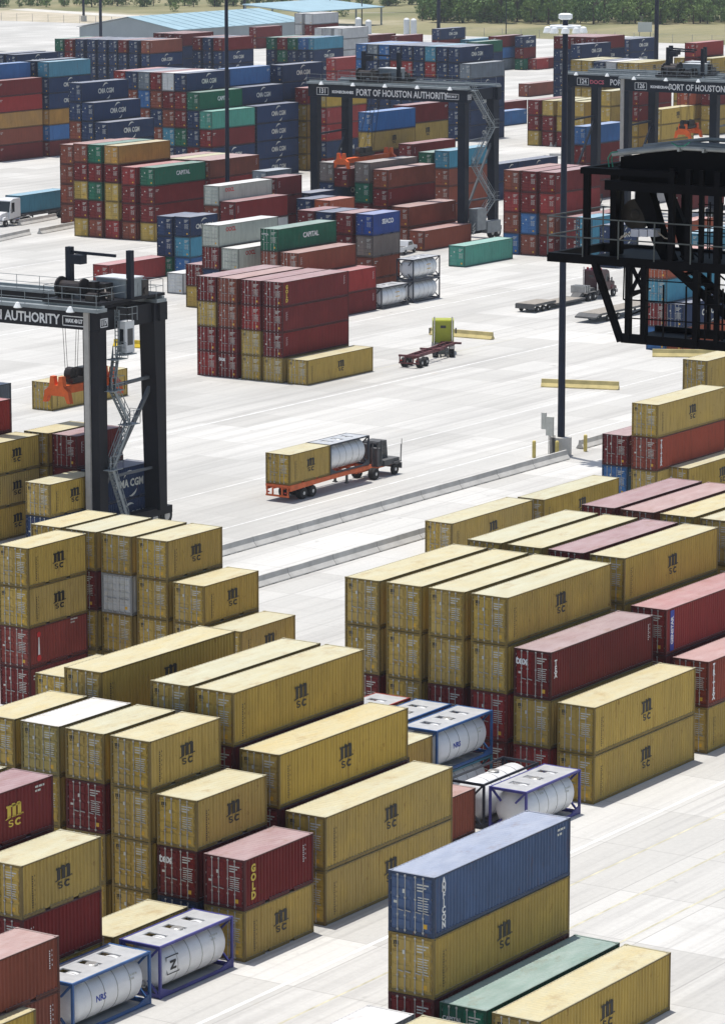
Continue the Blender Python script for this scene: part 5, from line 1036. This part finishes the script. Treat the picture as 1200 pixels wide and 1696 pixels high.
# yard equipment beyond the navy block
def polet(x, y, h, lab):
    t = thing('utility_pole', lab, 'utility pole', (x, y, 0), 0.3, 'utility poles beyond the yard'); b = MB(); b.tube((0, 0, 0), (0, 0, h), 0.22, 0.14, 8); b.build('pole', M['gravelk'], t)
    b = MB(); b.box((-1.8, -0.1, h - 0.9), (1.8, 0.1, h - 0.7)); 
    b.build('crossarm', M['gravelk'], t)
    for i in range(3): b = MB(); b.tube((-1.4 + 1.4 * i, 0, h - 0.7), (-1.4 + 1.4 * i, 0, h - 0.05), 0.28, 0.2, 8); b.build('insulator', M['ridge'], t)
polet(-628, 930, 9, 'utility pole with pale insulators nearest the white stack'); polet(-618, 925, 8.5, 'second utility pole right of the white stack'); polet(-603, 920, 9, 'utility pole with crossarm left of the pale cylinders')
for i, (x, y, h) in enumerate(((-578, 880, 4.2), (-574.5, 880, 3.6), (-562, 881, 4.4), (-559.6, 881, 4.3))):
    b = MB(); b.lathe([(0.9, 0), (0.9, h), (0.5, h + 0.4), (0.1, h + 0.5)], (0, 0, 0), 'z', 14); tag(b.build('gas_cylinder', M['ridge'], None, (x, y, 0)), 'upright white cylinder, %s from left, at the grass edge beyond navy block' % ORD[i], 'cylinder', 'white cylinders at the grass edge')
t = thing('field_sign', 'pale board on legs at the edge of the grass field', 'sign', (-497, 905, 0), R(30)); b = MB(); b.box((-2.0, -0.06, 1.6), (2.0, 0.06, 4.4)); b.build('board', M['ridge'], t)
for x in (-1.6, 1.5): b = MB(); b.box((x, 0.07, 0), (x + 0.15, 0.2, 4.2)); b.build('post', M['gravelk'], t)
# chain-link fence on the far yard edge
def fence(x0, y0, x1, y1, lab):
    t = thing('wire_fence', lab, 'fence', (x0, y0, 0)); n = int(math.hypot(x1 - x0, y1 - y0) / 6); dx, dy = (x1 - x0), (y1 - y0)
    b = MB()
    for i in range(n + 1): b.tube((dx * i / n, dy * i / n, 0), (dx * i / n, dy * i / n, 2.4), 0.07, n=6)
    b.build('post', M['rod'], t); b = MB()
    for z in (0.1, 0.5, 0.9, 1.3, 1.7, 2.1, 2.4): b.bar((0, 0, z), (dx, dy, z), 0.03)
    b.build('wire', M['rod'], t)
fence(-720, 884, -640, 884, 'wire fence on the yard edge, upper left'); fence(-545, 886, -380, 886, 'wire fence between yard and grass, upper right')
# ------------------------------------------------------------------ trees
def leaf_mat():
    m, N, L, b = new_mat('foliage'); oi = N.new('ShaderNodeObjectInfo'); tc = N.new('ShaderNodeTexCoord')
    c = mixrgb(N, L, (0.075, 0.15, 0.045), (0.16, 0.24, 0.07), oi.outputs['Random'])
    c = mixrgb(N, L, c, (0.26, 0.36, 0.11), ramp(N, L, noise(N, L, tc.outputs['Object'], 0.8, 4, 0.7), 0.5, 0.72, 0, 0.85))
    L.new(c, b.inputs['Base Color']); b.inputs['Roughness'].default_value = 0.7; b.inputs['Specular IOR Level'].default_value = 0.2; return m
M['leaf'] = leaf_mat(); M['bark'] = plain('bark', (0.10, 0.08, 0.06), 0.9)
def tree_meshes(seed, H, Wd):
    r = rng(seed); tk = MB(); tk.tube((0, 0, 0), (0, 0, H * 0.5), 0.28, 0.15, 7); cl = []
    for i in range(5):
        a = r.uniform(0, 6.28); e = Vector((math.cos(a) * Wd * 0.3, math.sin(a) * Wd * 0.3, H * r.uniform(0.55, 0.8))); tk.tube((0, 0, H * r.uniform(0.22, 0.45)), e, 0.12, 0.04, 5)
    for i in range(34):
        a = r.uniform(0, 6.28); d = Wd * 0.5 * math.sqrt(r.random()); z = H * r.uniform(0.04, 0.92); k = math.sqrt(max(0.05, 1 - ((z / H - 0.5) / 0.52) ** 2)); cl.append((math.cos(a) * d * k, math.sin(a) * d * k, z, r.uniform(0.7, 1.5)))
    lf = MB()
    for (x, y, z, s) in cl:
        for j in range(30):
            v = Vector((r.gauss(0, 1), r.gauss(0, 1), r.gauss(0, 0.8))).normalized() * s * r.uniform(0.5, 1.05); c = Vector((x, y, z)) + v
            a = Vector((r.gauss(0, 1), r.gauss(0, 1), r.gauss(0, 1))).normalized(); b_ = a.orthogonal().normalized(); n2 = a.cross(b_); q = r.uniform(0.22, 0.42)
            lf.add([c + b_ * q, c + n2 * q * 0.7, c - b_ * q, c - n2 * q * 0.7], [(0, 1, 2, 3)])
    return tk.mesh('trunk', [M['bark']]), lf.mesh('crown', [M['leaf']])
TV = [tree_meshes(11 + i, 8 + i * 1.3, 7.5 + (i % 3)) for i in range(5)]
tr_ = rng(5); TREE_N = 0
def tree(x, y, lab, grp, s=1.0):
    k = tr_.randrange(5); t = thing('tree', lab, 'tree', (x, y, -0.05), tr_.uniform(0, 6.28), grp); s *= tr_.choice((0.55, 0.8, 0.95, 1.05, 1.3)) * tr_.uniform(0.9, 1.1); t.scale = (s, s, s * tr_.uniform(0.9, 1.15)); link('trunk', TV[k][0], t); link('crown', TV[k][1], t)
def belt(pts, rows, step, lab, grp, s=1.0, dense=1.0):
    for rI in range(rows):
        for (ax, ay), (bx_, by_) in zip(pts[:-1], pts[1:]):
            n = max(1, int(math.hypot(bx_ - ax, by_ - ay) / step))
            for i in range(n):
                if tr_.random() > dense: continue
                f = (i + tr_.random() * 0.8) / n; tree(ax + (bx_ - ax) * f - 0.55 * rI * 7.5 + tr_.uniform(-2, 2), ay + (by_ - ay) * f + 0.83 * rI * 7.5 + tr_.uniform(-2, 2), lab, grp, s)
belt([(-598, 948), (-560, 962), (-514, 992), (-455, 1035)], 6, 5.0, 'green tree in the wood along the top right edge of the photo', 'trees of the right-hand wood', 1.0)
belt([(-775, 955), (-720, 1000), (-668, 1040)], 3, 6.5, 'green tree in the scrub line along the top left edge of the photo', 'trees of the left-hand scrub', 0.72)
belt([(-672, 1035), (-640, 1090)], 2, 7, 'small green tree above the tall white stack at the top edge', 'trees above the white stack', 0.8)
def bush(x, y, s, lab): t = thing('bush', lab, 'bush', (x, y, -0.05), x, 'bushes on the sandy field'); t.scale = (s, s, s * 0.8); link('crown', TV[1][1], t)
bush(-706, 965, 0.42, 'round green bush on the sandy ground, upper left'); bush(-640, 965, 0.5, 'low green bush behind the open shed')


# ------------------------------------------------------------------ light haze over the yard
hb = MB(); hb.box((-3550, -450, -1.1), (1550, 5050, 62)); hm = bpy.data.materials.new('haze_air'); hm.use_nodes = True; hn = hm.node_tree; hn.nodes.clear()
ho = hn.nodes.new('ShaderNodeOutputMaterial'); hv = hn.nodes.new('ShaderNodeVolumePrincipled'); hv.inputs['Density'].default_value = 0.00008; hv.inputs['Color'].default_value = (0.86, 0.92, 1.0, 1); hv.inputs['Anisotropy'].default_value = 0.1
hn.links.new(hv.outputs[0], ho.inputs['Volume']); tag(hb.build('haze', hm), kind='stuff')
